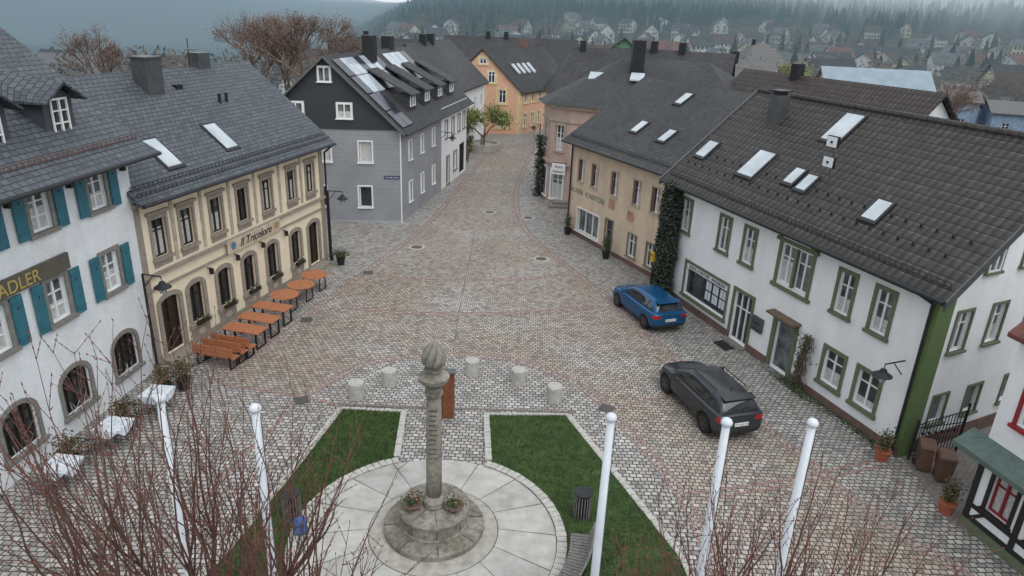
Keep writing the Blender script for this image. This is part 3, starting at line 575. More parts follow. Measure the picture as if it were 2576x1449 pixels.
house('brown_roofed_house',19.2,45.5,-1.15,15,8,5.9,10.0,whiteP,tileK,ch=1)
house('blue_roofed_hall',36.5,76,-0.12,10,9,5.8,9.2,beige,mat('pale_blue_sheet',(0.25,0.31,0.36),0.6,1,0.12),ch=0)
house('slate_roofed_house',-9.0,72,1.4,14,8,6.2,10.2,whiteP,slateB,ch=2); house('slate_roofed_house',-16,86,0.2,12,8,6.0,9.8,beige,slateB,ch=1)
house('dark_roofed_house',-1.5,104,0.05,18,9,6,9.9,beige,slateB,ch=2)
house('grey_hip_roofed_house',48,150,0.1,9,9,5.5,9.4,whiteP,gtile,hip=3.5)
bl=mat('pale_blue_plaster',(0.24,0.32,0.44),0.8); house('pale_blue_house',58.5,100,-0.3,7,6,4.6,5.6,bl,gtile,ch=0); house('pale_blue_house',66,96,-0.3,7,6,3.6,4.8,bl,gtile,ch=0)
house('green_house',15.5,112,1.4,5,5,8.2,10.4,mat('green_plaster',(0.12,0.25,0.15),0.8),slateB,ch=0)
house('dark_roofed_house',33,58,-1.0,9,8,3.5,6.4,beige,tileK); house('dark_roofed_house',27,88,0.3,10,8,4.5,8.2,whiteP,tileK)
Hh=B('half_timbered_house',(13.05,16.35),(0.226,-0.974)); fh=Face(Hh,0,0,1,0,0,1)
tim=mat('black_timber',(0.02,0.02,0.018),0.7,5,0.2); gp_=mat('green_canopy',(0.09,0.13,0.115),0.6,4,0.2)
fh.wall(whiteP,0,9,0.0,5.9,[(0.55,1.25,0.9,2.1),(1.9,2.7,0.9,2.1),(0.6,1.3,3.6,4.9),(2.2,2.9,3.6,4.9)])
fh.window(0.9,0.9,2.1,0.7,fm=red,sur=tim,sw=0.1,gm=curtainM); fh.window(2.3,0.9,2.1,0.8,fm=tim,sur=tim,sw=0.1,trans=3,mull=2,gm=glassL); fh.window(0.95,3.6,4.9,0.7,fm=whiteF,sur=red,sw=0.1,gm=glassL); fh.window(2.55,3.6,4.9,0.7,fm=whiteF,sur=red,sw=0.1,gm=glassL)
for a in (0.02,1.45,3.0,4.4,6): fh.box('timber_frame',tim,a,a+0.16,-0.035,-0.001,0.3,2.5)
for z in (0.3,0.68,2.3): fh.box('timber_frame',tim,0,9,-0.03,-0.002,z,z+0.13)
fh.prism('timber_frame',tim,[(0.2,0.4),(0.34,0.4),(0.7,0.75),(0.56,0.75)],-0.025,-0.003)
fe=Face(Hh,0,8,0,-1,1,0); fe.wall(whiteP,0,8,0,5.9,[]); 
for a in (0.5,2.5,4.5,6.3,7.82): fe.box('timber_frame',tim,a,a+0.16,-0.035,-0.001,0.3,2.5)
for z in (0.3,1.3,2.3): fe.box('timber_frame',tim,0,8,-0.03,-0.002,z,z+0.13)
fh.box('plinth',greenT,0,9,-0.06,-0.004,0,0.28)
Hh.slab('canopy',gp_,(-0.5,-0.55,2.5),(9,-0.55,2.5),(9,0,2.85),(-0.5,0,2.85),0.14); Hh.slab('canopy',gp_,(-0.5,8,2.5),(-0.5,-0.55,2.5),(0,0,2.86),(0,8,2.86),0.12)
Hh.slab('roof',mat('red_tile',(0.14,0.055,0.045),0.7,6,0.3),(-0.2,-0.25,5.9),(9,-0.25,5.9),(9,4,9.5),(-0.2,4,9.5),0.12)
Hh.poly('gable_walls',whiteP,[(0,8,5.9),(0,0,5.9),(0,4,9.3)])
Hh.finish()
# ================================================================= GROUND
def sm(a,b,x): t=max(0,min(1,(x-a)/(b-a))); return t*t*(3-2*t)
def lerp(xs,ys,x):
    if x<=xs[0]: return ys[0]
    for i in range(len(xs)-1):
        if x<=xs[i+1]: return ys[i]+(ys[i+1]-ys[i])*(x-xs[i])/(xs[i+1]-xs[i])
    return ys[-1]
RR=[0,98,200,300,450,700,1000,2000,4000,7000]
def tz(x,y):
    r=math.hypot(x,y); 
    if r<98: return -0.06
    a=max(-1.6,min(1.6,x/max(y,1e-3))) if y>0 else (1.6 if x>0 else -1.6)
    hi=lerp([-1.6,-0.3,-0.2,-0.1,0,0.15,0.4,1.6],[0,0,0.15,0.55,1.0,1.5,1.7,1.7],a)
    right=lerp(RR,[-.06,-.06,-3,-3,1,10,32,110,160,160],r)
    right=right*hi if right>0 else right
    left=lerp(RR,[-.06,-.06,-8,-20,-38,-60,-80,-80,lerp([-1,-.5,-.3,-.2,-.12,0],[330,220,60,28,0,0],a),200],r)
    w=1-sm(-0.34,-0.12,a)
    z=right*(1-w)+left*w
    z+= (math.sin(x*0.011+1)*math.cos(y*0.009)+0.5*math.sin(x*0.03+y*0.021))*min(4,max(0,(r-300)/150))
    return z-0.06
def hazy(name,base_builder,rough=0.95):  # haze and low cloud painted in as emission, by distance and height
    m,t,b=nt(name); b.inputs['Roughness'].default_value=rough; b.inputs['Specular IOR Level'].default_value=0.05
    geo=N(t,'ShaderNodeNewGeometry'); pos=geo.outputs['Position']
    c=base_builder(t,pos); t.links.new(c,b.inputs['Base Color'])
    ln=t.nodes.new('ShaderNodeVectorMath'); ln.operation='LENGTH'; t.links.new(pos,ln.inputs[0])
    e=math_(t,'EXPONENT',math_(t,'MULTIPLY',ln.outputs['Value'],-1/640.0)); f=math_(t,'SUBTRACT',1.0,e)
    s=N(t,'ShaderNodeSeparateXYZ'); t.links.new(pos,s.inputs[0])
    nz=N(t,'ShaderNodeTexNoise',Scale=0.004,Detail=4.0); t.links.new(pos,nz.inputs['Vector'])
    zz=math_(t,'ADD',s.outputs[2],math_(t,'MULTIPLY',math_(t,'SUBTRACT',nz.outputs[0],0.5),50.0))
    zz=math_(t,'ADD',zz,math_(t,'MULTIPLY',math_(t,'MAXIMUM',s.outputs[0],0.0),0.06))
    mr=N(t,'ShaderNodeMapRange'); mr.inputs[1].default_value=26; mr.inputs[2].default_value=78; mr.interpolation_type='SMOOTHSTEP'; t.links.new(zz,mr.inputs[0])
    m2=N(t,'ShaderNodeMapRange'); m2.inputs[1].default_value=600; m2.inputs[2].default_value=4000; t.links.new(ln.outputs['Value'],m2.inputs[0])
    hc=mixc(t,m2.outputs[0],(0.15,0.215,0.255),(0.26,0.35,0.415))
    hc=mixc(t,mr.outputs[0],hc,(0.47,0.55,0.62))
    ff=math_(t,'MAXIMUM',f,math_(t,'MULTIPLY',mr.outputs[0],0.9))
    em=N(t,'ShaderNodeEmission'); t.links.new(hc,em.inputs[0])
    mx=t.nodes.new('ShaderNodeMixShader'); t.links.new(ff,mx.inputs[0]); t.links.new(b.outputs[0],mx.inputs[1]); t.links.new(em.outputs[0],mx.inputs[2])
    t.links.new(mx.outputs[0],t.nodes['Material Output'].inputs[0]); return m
def flatc(col,amt=0.3,sc_=0.05):
    def f(t,pos):
        n=N(t,'ShaderNodeTexNoise',Scale=sc_,Detail=4.0); t.links.new(pos,n.inputs['Vector'])
        return ramp(t,n.outputs[0],[(0.3,tuple(c*(1-amt) for c in col)),(0.7,tuple(c*(1+amt) for c in col))])
    return f
def terr(t,pos):
    n=N(t,'ShaderNodeTexNoise',Scale=0.012,Detail=7.0,Roughness=0.7); t.links.new(pos,n.inputs['Vector'])
    return ramp(t,n.outputs[0],[(0.35,(0.025,0.035,0.022)),(0.5,(0.055,0.05,0.035)),(0.6,(0.06,0.08,0.035))])
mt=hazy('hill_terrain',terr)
V=[];Fs=[];rs=[2,40,80,98,120,150,200,250,300,370,450,560,700,850,1000,1250,1500,2000,2500,3200,4000,5200,7000]; NA=240
for r in rs:
    for k in range(NA):
        a=2*pi*k/NA; x=r*math.sin(a);y=r*math.cos(a); V.append((x,y,tz(x,y)))
for j in range(len(rs)-1):
    for k in range(NA): Fs.append((j*NA+k,(j+1)*NA+k,(j+1)*NA+(k+1)%NA,j*NA+(k+1)%NA))
Fs.append(tuple(range(NA)))
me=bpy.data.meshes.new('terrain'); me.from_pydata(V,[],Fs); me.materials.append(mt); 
for p in me.polygons: p.use_smooth=True
bm=bmesh.new(); bm.from_mesh(me); bmesh.ops.recalc_face_normals(bm,faces=bm.faces); bm.to_mesh(me); bm.free()
sc.collection.objects.link(bpy.data.objects.new('terrain',me))
def sheet(name,m,pts,z):
    b=B(name); b.poly(name,m,[(x,y,z) for x,y in pts]); b.finish()
sheet('cobbled_square',cobble,[(-18,0),(24,0),(24,24),(16,36),(8,50),(6,60),(5,75),(9,95),(-12,95),(-12,60),(-18,40)],0.0)
sheet('side_pavement',paving2,[(12.75,16.2),(18,12),(26,24),(18,23),(12.95,19.5)],0.004)
def strip(b,part,m,pl_,off_,w,z):
    n=len(pl_); L_=[];R_=[]
    for i in range(n):
        a=pl_[max(0,i-1)];c=pl_[min(n-1,i+1)]; dx,dy=c[0]-a[0],c[1]-a[1]; l=math.hypot(dx,dy) or 1; nx,ny=-dy/l,dx/l
        L_.append((pl_[i][0]+nx*(off_+w/2),pl_[i][1]+ny*(off_+w/2),z)); R_.append((pl_[i][0]+nx*(off_-w/2),pl_[i][1]+ny*(off_-w/2),z))
    for i in range(n-1): b.poly(part,m,[R_[i],R_[i+1],L_[i+1],L_[i]])
def smooth(p,it=3):
    for _ in range(it):
        q_=[p[0]]
        for i in range(len(p)-1):
            a,b_=p[i],p[i+1]; q_+= [(a[0]*.75+b_[0]*.25,a[1]*.75+b_[1]*.25),(a[0]*.25+b_[0]*.75,a[1]*.25+b_[1]*.75)]
        q_.append(p[-1]); p=q_
    return p
bandL=[(-10.8,22.5),(-10.3,25.2),(-8.6,31.1),(-7.7,34.9),(-6.5,39.9),(-5.6,44.3),(-4.9,50.8),(-4.1,59.3),(-2.3,75.6)]
bandR=[(1.6,74.1),(1.1,67.5),(0.0,55.6),(0.0,49.3),(0.7,43.0),(2.5,38.1),(4.0,34.5),(5.2,30.9),(6.2,27.9),(7.3,25.0),(8.4,22.6),(9.9,18.6),(10.8,15.9),(11.9,14.6),(13,12)]
oval=[(-7.4,21.6),(-6.7,22.7),(-5.9,24.2),(-4.5,25.1),(-2.9,25.4),(-1.3,25.5),(0.3,25.3),(1.9,24.2),(2.9,23.2),(3.6,21.7),(4.3,20.0),(5.0,18.1),(5.4,16.3),(5.5,14.3),(5.5,11)]
sheet('tan_roadway',cobbleR,smooth(bandL,2)[1:]+smooth(bandR,2)+smooth(oval,2)[::-1],0.003)
bands=B('red_sett_bands')
lines=[bandL,bandR,oval,[(-5.2,43.0),(-2.5,43.0),(0.7,43.4)],[(-7.5,34.3),(-5,33.7),(-2.2,34.0),(0.5,34.4),(2.8,35.5)],[(-7.9,30.0),(-5,29.4),(-2.5,29.6),(1,30.0),(4.3,31.3)],
 [(-10.5,22.2),(-7.4,21.6),(-5.7,21.0)],[(3.6,21.7),(6.2,22.8)],[(5.6,17.0),(8.5,17.8),(11.8,19.0)],[(-7.4,21.6),(-8.2,18),(-9,13)]]
for i,l in enumerate(lines):
    l=smooth(l); z=0.007+0.0005*i
    strip(bands,'setts_%d'%i,redsett,l,0.13,0.12,z)
    if i in(0,1,2,4,5,8): strip(bands,'setts_%d'%i,redsett,l,-0.15,0.12,z)
strip(bands,'centre_seam',seamM,[(-2.5,43),(-2.45,34),(-2.4,29.6),(-2.3,25.7)],0,0.035,0.013)
bands.finish()
dr=B('manhole_covers')
iron=mat('cast_iron',(0.085,0.08,0.075),0.6,20,0.3)
for x,y in ((-5.7,39.1),(-1.8,47.5),(0.9,46.5),(1.6,37.9)):
    dr.lathe('covers',iron,x,y,[(0.33,0.003),(0.33,0.016),(0.28,0.018)],20); dr.lathe('rims',kerbS,x,y,[(0.46,0.002),(0.46,0.012)],20)
dr.finish()
dg=B('drain_grates')
for x,y,a in ((-7.6,34.5,0.2),(-9.05,28.25,0.2),(-7.25,21.45,0.5),(3.55,21.75,-0.5)):
    c_,s_=math.cos(a),math.sin(a); pts=[(x+c_*u-s_*v,y+s_*u+c_*v,0.018) for u,v in ((-.25,-.25),(.25,-.25),(.25,.25),(-.25,.25))]; dg.poly('grates',iron,pts)
    for k in range(5):
        u=-.2+k*.09; dg.tube('bars',zinc,(x+c_*u+s_*.22,y+s_*u-c_*.22,0.022),(x+c_*u-s_*.22,y+s_*u+c_*.22,0.022),0.012,n=4)
dg.finish()
def stones(b,part,m,pl_,w,l,z0,z1,closed=False,gap=0.02):
    pts=pl_+([pl_[0]] if closed else [])
    for i in range(len(pts)-1):
        a=Vector((*pts[i],0));c=Vector((*pts[i+1],0)); D=(c-a).length; n=max(1,round(D/l)); d=(c-a)/D; nn=Vector((-d.y,d.x,0))
        for k in range(n):
            s0=a+d*(D*k/n+gap/2); s1=a+d*(D*(k+1)/n-gap/2); jz=z1+random.uniform(-.006,.006); jw=w*random.uniform(.93,1.05)
            q=[s0-nn*jw/2,s1-nn*jw/2,s1+nn*jw/2,s0+nn*jw/2]
            b.hexa(part,m,[(p.x,p.y,z0) for p in q]+[(p.x,p.y,jz) for p in q])
C=(-1.92,14.85); RC=3.5
def circ(r,a0,a1,n): return [(C[0]+r*math.cos(a0+(a1-a0)*k/n),C[1]+r*math.sin(a0+(a1-a0)*k/n)) for k in range(n+1)]
def angp(x,y): return math.atan2(y-C[1],x-C[0])
aL=angp(-3.35,18.3); aR=angp(-0.5,18.3)
polL=[(-5.75,20.9),(-3.6,20.85),(-3.4,18.2)]+circ(RC+0.12,aL,pi+0.9,24)+[(-5.4,11.5),(-7.6,11.5),(-6.85,14.5),(-6.3,17.5)]
polR=[(2.1,21.1),(4.65,14.5),(5.2,10.5),(0.5,10.5)]+circ(RC+0.12,-0.95,aR,24)+[(-0.55,18.2),(-0.65,20.9)]
def inside(p,pol):
    c=False;n=len(pol)
    for i in range(n):
        a=pol[i];b_=pol[i-1]
        if (a[1]>p[1])!=(b_[1]>p[1]) and p[0]<(b_[0]-a[0])*(p[1]-a[1])/(b_[1]-a[1])+a[0]: c=not c
    return c
for pol in (polL,polR):
    lw=B('lawn'); lw.poly('turf',grassM,[(x,y,0.05) for x,y in pol])
    bb=[min(p[0] for p in pol),max(p[0] for p in pol),min(p[1] for p in pol),max(p[1] for p in pol)]
    V_,F_,U_,_=lw.P('grass_blades',mat('grass_blades',(0.055,0.10,0.024),0.8,4,0.55))
    c=0
    while c<14000:
        x=random.uniform(bb[0],bb[1]);y=random.uniform(bb[2],bb[3])
        if not inside((x,y),pol): continue
        c+=1; a=random.uniform(0,pi); h=random.uniform(.04,.09); w=0.012; i=len(V_); lx=random.uniform(-.03,.03); ly=random.uniform(-.03,.03)
        V_.extend([(x-w*math.cos(a),y-w*math.sin(a),0.05),(x+w*math.cos(a),y+w*math.sin(a),0.05),(x+lx,y+ly,0.05+h)]);F_.append((i,i+1,i+2));U_.append([(0,0)]*3)
    lw.finish()
kb=B('lawn_kerb'); 
stones(kb,'stones',kerbS,[(-7.6,11.5),(-6.85,14.5),(-6.3,17.5),(-5.75,20.95)],0.2,0.28,0,0.075); stones(kb,'stones',kerbS,[(-3.55,20.85),(-3.35,18.25)],0.2,0.22,0,0.10)
stones(kb,'stones',kerbS,[(-0.7,20.9),(-0.5,18.25)],0.2,0.22,0,0.10); stones(kb,'stones',kerbS,[(2.15,21.1),(4.7,14.5),(5.25,10.5)],0.2,0.28,0,0.075)
stones(kb,'stones',kerbS,[(-5.75,21.0),(-3.5,20.95)],0.12,0.15,0,0.06); stones(kb,'stones',kerbS,[(-0.7,21.0),(2.15,21.2)],0.12,0.15,0,0.06)
stones(kb,'edging_stones',mat('dark_kerb_stone',(0.19,0.16,0.145),0.85,6,.2),[(-5.9,21.25),(2.4,21.4)],0.12,0.14,0,0.03)
stones(kb,'ring_stones',kerbS,circ(RC+0.02,aL,2*pi+aR,96),0.26,0.24,0,0.09); kb.finish()
pz=B('round_plaza'); pz.lathe('bed',jointD,C[0],C[1],[(RC-0.12,0.002),(RC-0.12,0.03)],64)
colc=(-1.83,15.2)
slab2=mat('pale_stone_slabs_worn',(0.41,0.40,0.375),0.8,2.0,0.18,0.15,big=0.18)
for k in range(16):
    a0=2*pi*k/16+0.06+0.004;a1=2*pi*(k+1)/16+0.06-0.004; n=6
    o_=[(C[0]+(RC-0.13)*math.cos(a0+(a1-a0)*j/n),C[1]+(RC-0.13)*math.sin(a0+(a1-a0)*j/n)) for j in range(n+1)]
    i_=[(colc[0]+1.74*math.cos(a1-(a1-a0)*j/n),colc[1]-.1+1.74*math.sin(a1-(a1-a0)*j/n)) for j in range(n+1)]
    wn=k in (1,4,5,9,14); pz.poly('slabs_worn' if wn else 'slabs',slab2 if wn else slabS,[(x,y,0.05) for x,y in o_+i_])
pz.lathe('inner_ring',mat('worn_ring_stone',(0.36,0.34,0.30),0.85,4,0.25,0.3),colc[0],colc[1]-.1,[(1.72,0.03),(1.72,0.056)],48)
pz.finish()
M=B('stone_column_monument',colc)
M.lathe('lower_step',limeS,0,0,[(1.34,0.03),(1.34,0.2),(1.30,0.24),(1.0,0.25)],48)
for k in range(8): 
    a=2*pi*k/8+.2; M.tube('step_joints',jointD,(0.97*math.cos(a),0.97*math.sin(a),0.252),(1.32*math.cos(a),1.32*math.sin(a),0.245),0.012,n=4); M.tube('step_joints',jointD,(0.3*math.cos(a),0.3*math.sin(a),0.80),(0.88*math.cos(a),0.88*math.sin(a),0.795),0.010,n=4); M.tube('step_joints',jointD,(0.885*math.cos(a),0.885*math.sin(a),0.3),(0.885*math.cos(a),0.885*math.sin(a),0.75),0.010,n=4)
M.lathe('drum',limeS,0,0,[(0.92,0.25),(0.92,0.30),(0.885,0.33),(0.885,0.62),(0.94,0.66),(0.96,0.74),(0.92,0.80),(0.3,0.80)],48)
M.lathe('column_base',limeS,0,0,[(0.30,0.80),(0.30,0.86),(0.27,0.89),(0.30,0.94),(0.28,1.0),(0.225,1.04),(0.21,1.12)],28)
M.lathe('shaft',limeS,0,0,[(0.205,1.1),(0.205,2.0),(0.2,3.0),(0.19,4.15)],28)
M.lathe('capital',limeS,0,0,[(0.19,4.12),(0.23,4.15),(0.23,4.2),(0.20,4.22),(0.21,4.35),(0.30,4.47),(0.38,4.55),(0.39,4.64),(0.32,4.66),(0.24,4.68),(0.2,4.74),(0.2,4.8),(0.25,4.84)],28)
prof=[(0.16,4.84)]
for j in range(1,27):
    t_=j/27; prof.append((0.29*(math.sin(pi*t_**0.80))**0.66*(1-0.12*t_)+0.015, 4.84+0.74*t_))
prof.append((0.012,5.60))
M.lathe('flame_finial',limeF,0,0,prof,120,fn=lambda r,z,a:r*(1.08-0.30*(1-abs(math.sin(3.5*a-4.5*(z-4.84))))**1.5))
for k in range(11): M.box('inscription_grooves',jointD,-0.11+0.01*(k%3),0.10-0.012*(k%4),-0.208,-0.19,3.75-k*0.14,3.765-k*0.14)
for sx in (-0.55,0.55):
    M.lathe('flower_bowls',plinthM,sx,-0.22,[(0.12,0.8),(0.24,0.93),(0.26,0.95)],16)
    M.leaves('bowl_leaves',leafS,lambda:(sx+random.gauss(0,.12),-0.22+random.gauss(0,.12),1.0+random.uniform(-.05,.16)),110,0.045)
    M.leaves('bowl_flowers',flowerM,lambda:(sx+random.gauss(0,.13),-0.22+random.gauss(0,.13),1.08+random.uniform(-.05,.12)),30,0.03)
    M.leaves('bowl_white_flowers',curtainM,lambda:(sx+random.gauss(0,.13),-0.22+random.gauss(0,.13),1.08+random.uniform(-.05,.12)),14,0.025)
M.finish(smooth=('shaft','column_base'))
for x,y in ((-5.4,21.85),(-4.4,22.85),(-2.9,23.7),(-1.4,23.95),(0.4,23.35),(1.7,22.2)):
    b=B('stone_bollard',(x,y)); b.lathe('s',concS,0,0,[(0.285,0),(0.285,0.57),(0.27,0.6),(0.05,0.61)],24); b.finish()
b=B('wooden_information_pillar',(-2.0,20.75)); b.box('post',woodB,-0.2,0.2,-0.1,0.1,0.02,1.75)
for k in range(5): b.box('slats',woodB,-0.19+k*0.078,-0.125+k*0.078,-0.115,-0.1,0.05,1.7)
b.box('cap',zinc,-0.25,0.25,-0.16,0.16,1.75,1.8); b.box('edge',metalD,-0.225,-0.2,-0.12,0.12,0,1.76); b.finish()
for x,y in ((-6.3,11.0),(-4.5,10.8),(1.9,11.0),(4.0,11.0),(5.6,11.1)):
    b=B('flagpole',(x,y)); b.lathe('pole',poleW,0,0,[(0.095,0),(0.09,2),(0.072,6.2)],16); b.lathe('cap',poleW,0,0,[(0.075,6.19),(0.105,6.21),(0.108,6.26),(0.08,6.31),(0.02,6.34)],16)
    b.tube('halyard',zinc,(0.1,-0.02,1.0),(0.09,-0.02,6.1),0.008,n=4); b.box('cleat',metalD,-0.03,0.03,-0.13,-0.08,1.0,1.1); b.finish(smooth=('pole','cap'))
exT=(0.972,-0.2348)
for i,(x,y) in enumerate(((-9.7,31.95),(-9.95,30.6),(-10.3,29.3))):
    b=B('round_wooden_table',(x,y),exT); b.lathe('top',woodO,0,0,[(0.62,0.71),(0.64,0.73),(0.63,0.76)],28)
    for sx in (-.42,.42):
        for sy in (-.3,.3): b.tube('legs',metalD,(sx,sy,0),(sx,sy*.8,0.71),0.03,n=6)
        b.tube('legs',metalD,(sx,-.3,0.03),(sx,.3,0.03),0.03,n=6)
    b.finish()
for i,(x,y) in enumerate(((-10.4,27.9),(-10.55,26.7),(-10.75,25.6))):
    b=B('wooden_table',(x,y),exT)
    for k in range(5): b.box('top',woodO,-0.85,0.85,-0.38+k*0.154,-0.235+k*0.154,0.72,0.76)
    for sx in (-.7,.7):
        for sy in (-.3,.3): b.box('legs',metalD,sx-.03,sx+.03,sy-.03,sy+.03,0.0,0.72)
        b.box('legs',metalD,sx-.031,sx+.031,-.27,.27,0.0,0.05); b.box('legs',metalD,sx-.031,sx+.031,-.27,.27,0.66,0.719)
    b.finish()
for i,(x,y) in enumerate(((-10.85,24.75),(-11.0,24.3),(-11.15,23.8))):
    b=B('wooden_bench',(x,y),exT)
    for k in range(3): b.box('seat',woodO,-0.85,0.85,-0.2+k*0.14,-0.08+k*0.14,0.43,0.46)
    for k in range(3): b.box('backrest',woodO,-0.85,0.85,-0.29,-0.26,0.55+k*0.13,0.66+k*0.13)
    for sx in (-.7,.7):
        b.box('frame',metalD,sx-.03,sx+.03,-.26,-.21,0,0.92); b.box('frame',metalD,sx-.03,sx+.03,.15,.2,0,0.43); b.box('frame',metalD,sx-.029,sx+.029,-.21,.15,0.38,0.429); b.box('frame',metalD,sx-.029,sx+.029,-.21,.15,0.0,0.04)
    b.finish()
def pot_shrub(name,x,y,h=0.9,r=0.3,pm=None,lm=None,ph=0.4):
    b=B(name,(x,y)); b.lathe('pot',pm or metalD,0,0,[(0.17,0),(0.24,ph),(0.26,ph),(0.26,ph+.03)],14)
    for _ in range(9): b.tube('stems',bark,(random.uniform(-.05,.05),random.uniform(-.05,.05),ph),(random.uniform(-r,r)*.8,random.uniform(-r,r)*.8,ph+h*random.uniform(.4,.9)),0.01,0.005,4)
    b.leaves('foliage',lm or leafS,lambda:(random.gauss(0,r*.5),random.gauss(0,r*.5),ph+abs(random.gauss(h*.45,h*.22))),420,0.045); b.finish()
brs=mat('dry_shrub_leaves',(0.085,0.075,0.03),0.8,8,0.5)
for x,y in ((-12.75,17.1),(-12.25,19.2),(-12.1,21.5),(-11.6,21.9)): pot_shrub('potted_shrub',x,y,0.85,0.36,lm=brs)
pot_shrub('potted_shrub',12.2,19.3,0.8,0.22,pm=terra,lm=brs,ph=0.35); pot_shrub('potted_shrub',12.85,16.75,0.9,0.22,pm=terra,lm=brs,ph=0.35)
pot_shrub('potted_conifer',5.35,38.5,1.1,0.2); pot_shrub('potted_conifer',3.4,43.0,1.0,0.2); pot_shrub('planter',-9.3,35.6,0.45,0.4)
for x,y in ((-12.45,16.3),(-12.1,18.35),(-11.75,20.4)):
    b=B('cafe_table',(x,y),(0.995,-0.09)); b.box('cloth',cloth,-.42,.42,-.42,.42,0.73,0.76)
    for s_ in (-1,1):
        b.poly('cloth',cloth,[(s_*.425,-.42,.745),(s_*.425,.42,.745),(s_*.44,.12,.52),(s_*.44,-.2,.5)]); b.poly('cloth',cloth,[(-.42,s_*.425,.745),(.42,s_*.425,.745),(.12,s_*.44,.5),(-.2,s_*.44,.53)])
    for a in range(4): b.tube('legs',metalD,(0,0,0.72),(.35*math.cos(a*pi/2+.78),.35*math.sin(a*pi/2+.78),0),0.015,n=5)
    b.finish()
    for s_ in (-1,1):
        b=B('metal_chair',(x+0.05*s_,y+0.78*s_),(0.995,-0.09*s_))
        for k in range(5): b.tube('seat',metalD,(-.2+k*.1,-.2,.45),(-.2+k*.1,.2,.45),0.012,n=4)
        for sx in (-.2,.2):
            b.tube('legs',metalD,(sx,-.2,.45),(sx*1.1,-.24,0),0.012,n=5); b.tube('legs',metalD,(sx,.2,.45),(sx*1.1,.24,0),0.012,n=5); b.tube('backrest',metalD,(sx,.2*s_,.45),(sx,.26*s_,.88),0.012,n=5)
        for k in range(5): b.tube('backrest',metalD,(-.2+k*.1,.2*s_,.45),(-.2+k*.1,.26*s_,.86),0.008,n=4)
        b.tube('seat',metalD,(-.2,-.2,.45),(.2,-.2,.45),0.014,n=5); b.tube('seat',metalD,(-.2,.2,.45),(.2,.2,.45),0.014,n=5); b.tube('backrest',metalD,(-.2,.26*s_,.88),(.2,.26*s_,.88),0.014,n=5)
        b.finish()
def bin_(x,y):
    b=B('litter_bin',(x,y)); b.lathe('body',metalD,0,0,[(0.2,0.05),(0.2,0.78)],16)
    for k in range(18): a=2*pi*k/18; b.tube('slats',woodG,(0.23*math.cos(a),0.23*math.sin(a),0.05),(0.23*math.cos(a),0.23*math.sin(a),0.8),0.022,n=4)
    b.lathe('lid',metalD,0,0,[(0.26,0.8),(0.26,0.84),(0.15,0.86)],18); b.finish()
bin_(2.2,15.9); bin_(-5.7,15.35)
b=B('curved_bench',C)
for k in range(34):
    a=-0.05-k*0.0275; b_=a-0.022; r0,r1,z0,z1=3.72,4.2,0.43,0.47
    b.hexa('seat_slats',woodG,[(r0*math.cos(b_),r0*math.sin(b_),z0),(r0*math.cos(a),r0*math.sin(a),z0),(r1*math.cos(a),r1*math.sin(a),z0),(r1*math.cos(b_),r1*math.sin(b_),z0),(r0*math.cos(b_),r0*math.sin(b_),z1),(r0*math.cos(a),r0*math.sin(a),z1),(r1*math.cos(a),r1*math.sin(a),z1),(r1*math.cos(b_),r1*math.sin(b_),z1)])
for k in range(8):
    for rr,zz in ((4.24,0.6),(4.28,0.74),(4.31,0.86)):
        a=-0.05-k*0.116;c=a-0.112; b.tube('backrest',woodG,(rr*math.cos(a),rr*math.sin(a),zz),(rr*math.cos(c),rr*math.sin(c),zz),0.035,n=6)
    a=-0.1-k*0.116; b.tube('frame',metalD,(3.8*math.cos(a),3.8*math.sin(a),0.04),(3.8*math.cos(a),3.8*math.sin(a),0.43),0.03); b.tube('frame',metalD,(4.15*math.cos(a),4.15*math.sin(a),0.04),(4.32*math.cos(a),4.32*math.sin(a),0.88),0.03)
b.finish()
b=B('blue_covered_pump',(-5.3,14.75)); b.lathe('body',blueM,0,0,[(0.15,0.05),(0.2,0.16),(0.15,0.3),(0.19,0.4),(0.12,0.5),(0.04,0.54)],12,fn=lambda r,z,a:r*(1+.14*math.sin(3*a+z*9))); b.tube('strap',plinthM,(-.18,0,.36),(.18,0,.38),0.04); b.finish()
def lamp(name,x,y,ex,h=3.4,arm=0.9,post=True):
    b=B(name,(x,y),ex)
    if post: b.tube('post',metalD,(0,0,0),(0,0,h),0.055,0.04); b.lathe('base',metalD,0,0,[(0.1,0),(0.1,0.3),(0.06,0.4)],12)
    b.tube('arm',metalD,(0,0,h),(arm,0,h-0.02),0.025); b.tube('brace',metalD,(0,0,h-0.5),(arm*.55,0,h-0.03),0.018); b.tube('hanger',metalD,(arm,0,h),(arm,0,h-.2),0.015)
    z=h-.2
    b.lathe('shade',metalD,arm,0,[(0.30,z-.22),(0.30,z-.2),(0.12,z-.08),(0.09,z),(0.02,z+.03)],18); b.lathe('lantern_glass',skyG,arm,0,[(0.09,z-.42),(0.13,z-.23)],12)
    for k in range(6): a=k*pi/3; b.tube('cage',metalD,(arm+.1*math.cos(a),.1*math.sin(a),z-.43),(arm+.14*math.cos(a),.14*math.sin(a),z-.21),0.01,n=4)
    b.finish()
lamp('street_lamp',-13.05,22.95,(0.972,-0.2),3.95,0.75); lamp('street_lamp',-9.95,36.2,(1,0.0),3.9,0.75); lamp('wall_street_lamp',12.55,20.0,(-0.942,-0.336),3.25,0.8,post=False); lamp('wall_street_lamp',-5.85,53.3,(0.98,-0.16),4.5,0.9,post=False); lamp('street_lamp',2.0,66,(-1,0),3.6,0.6)
b=B('columnar_ivy_climber',(8.34,31.95),(0.336,-0.942))
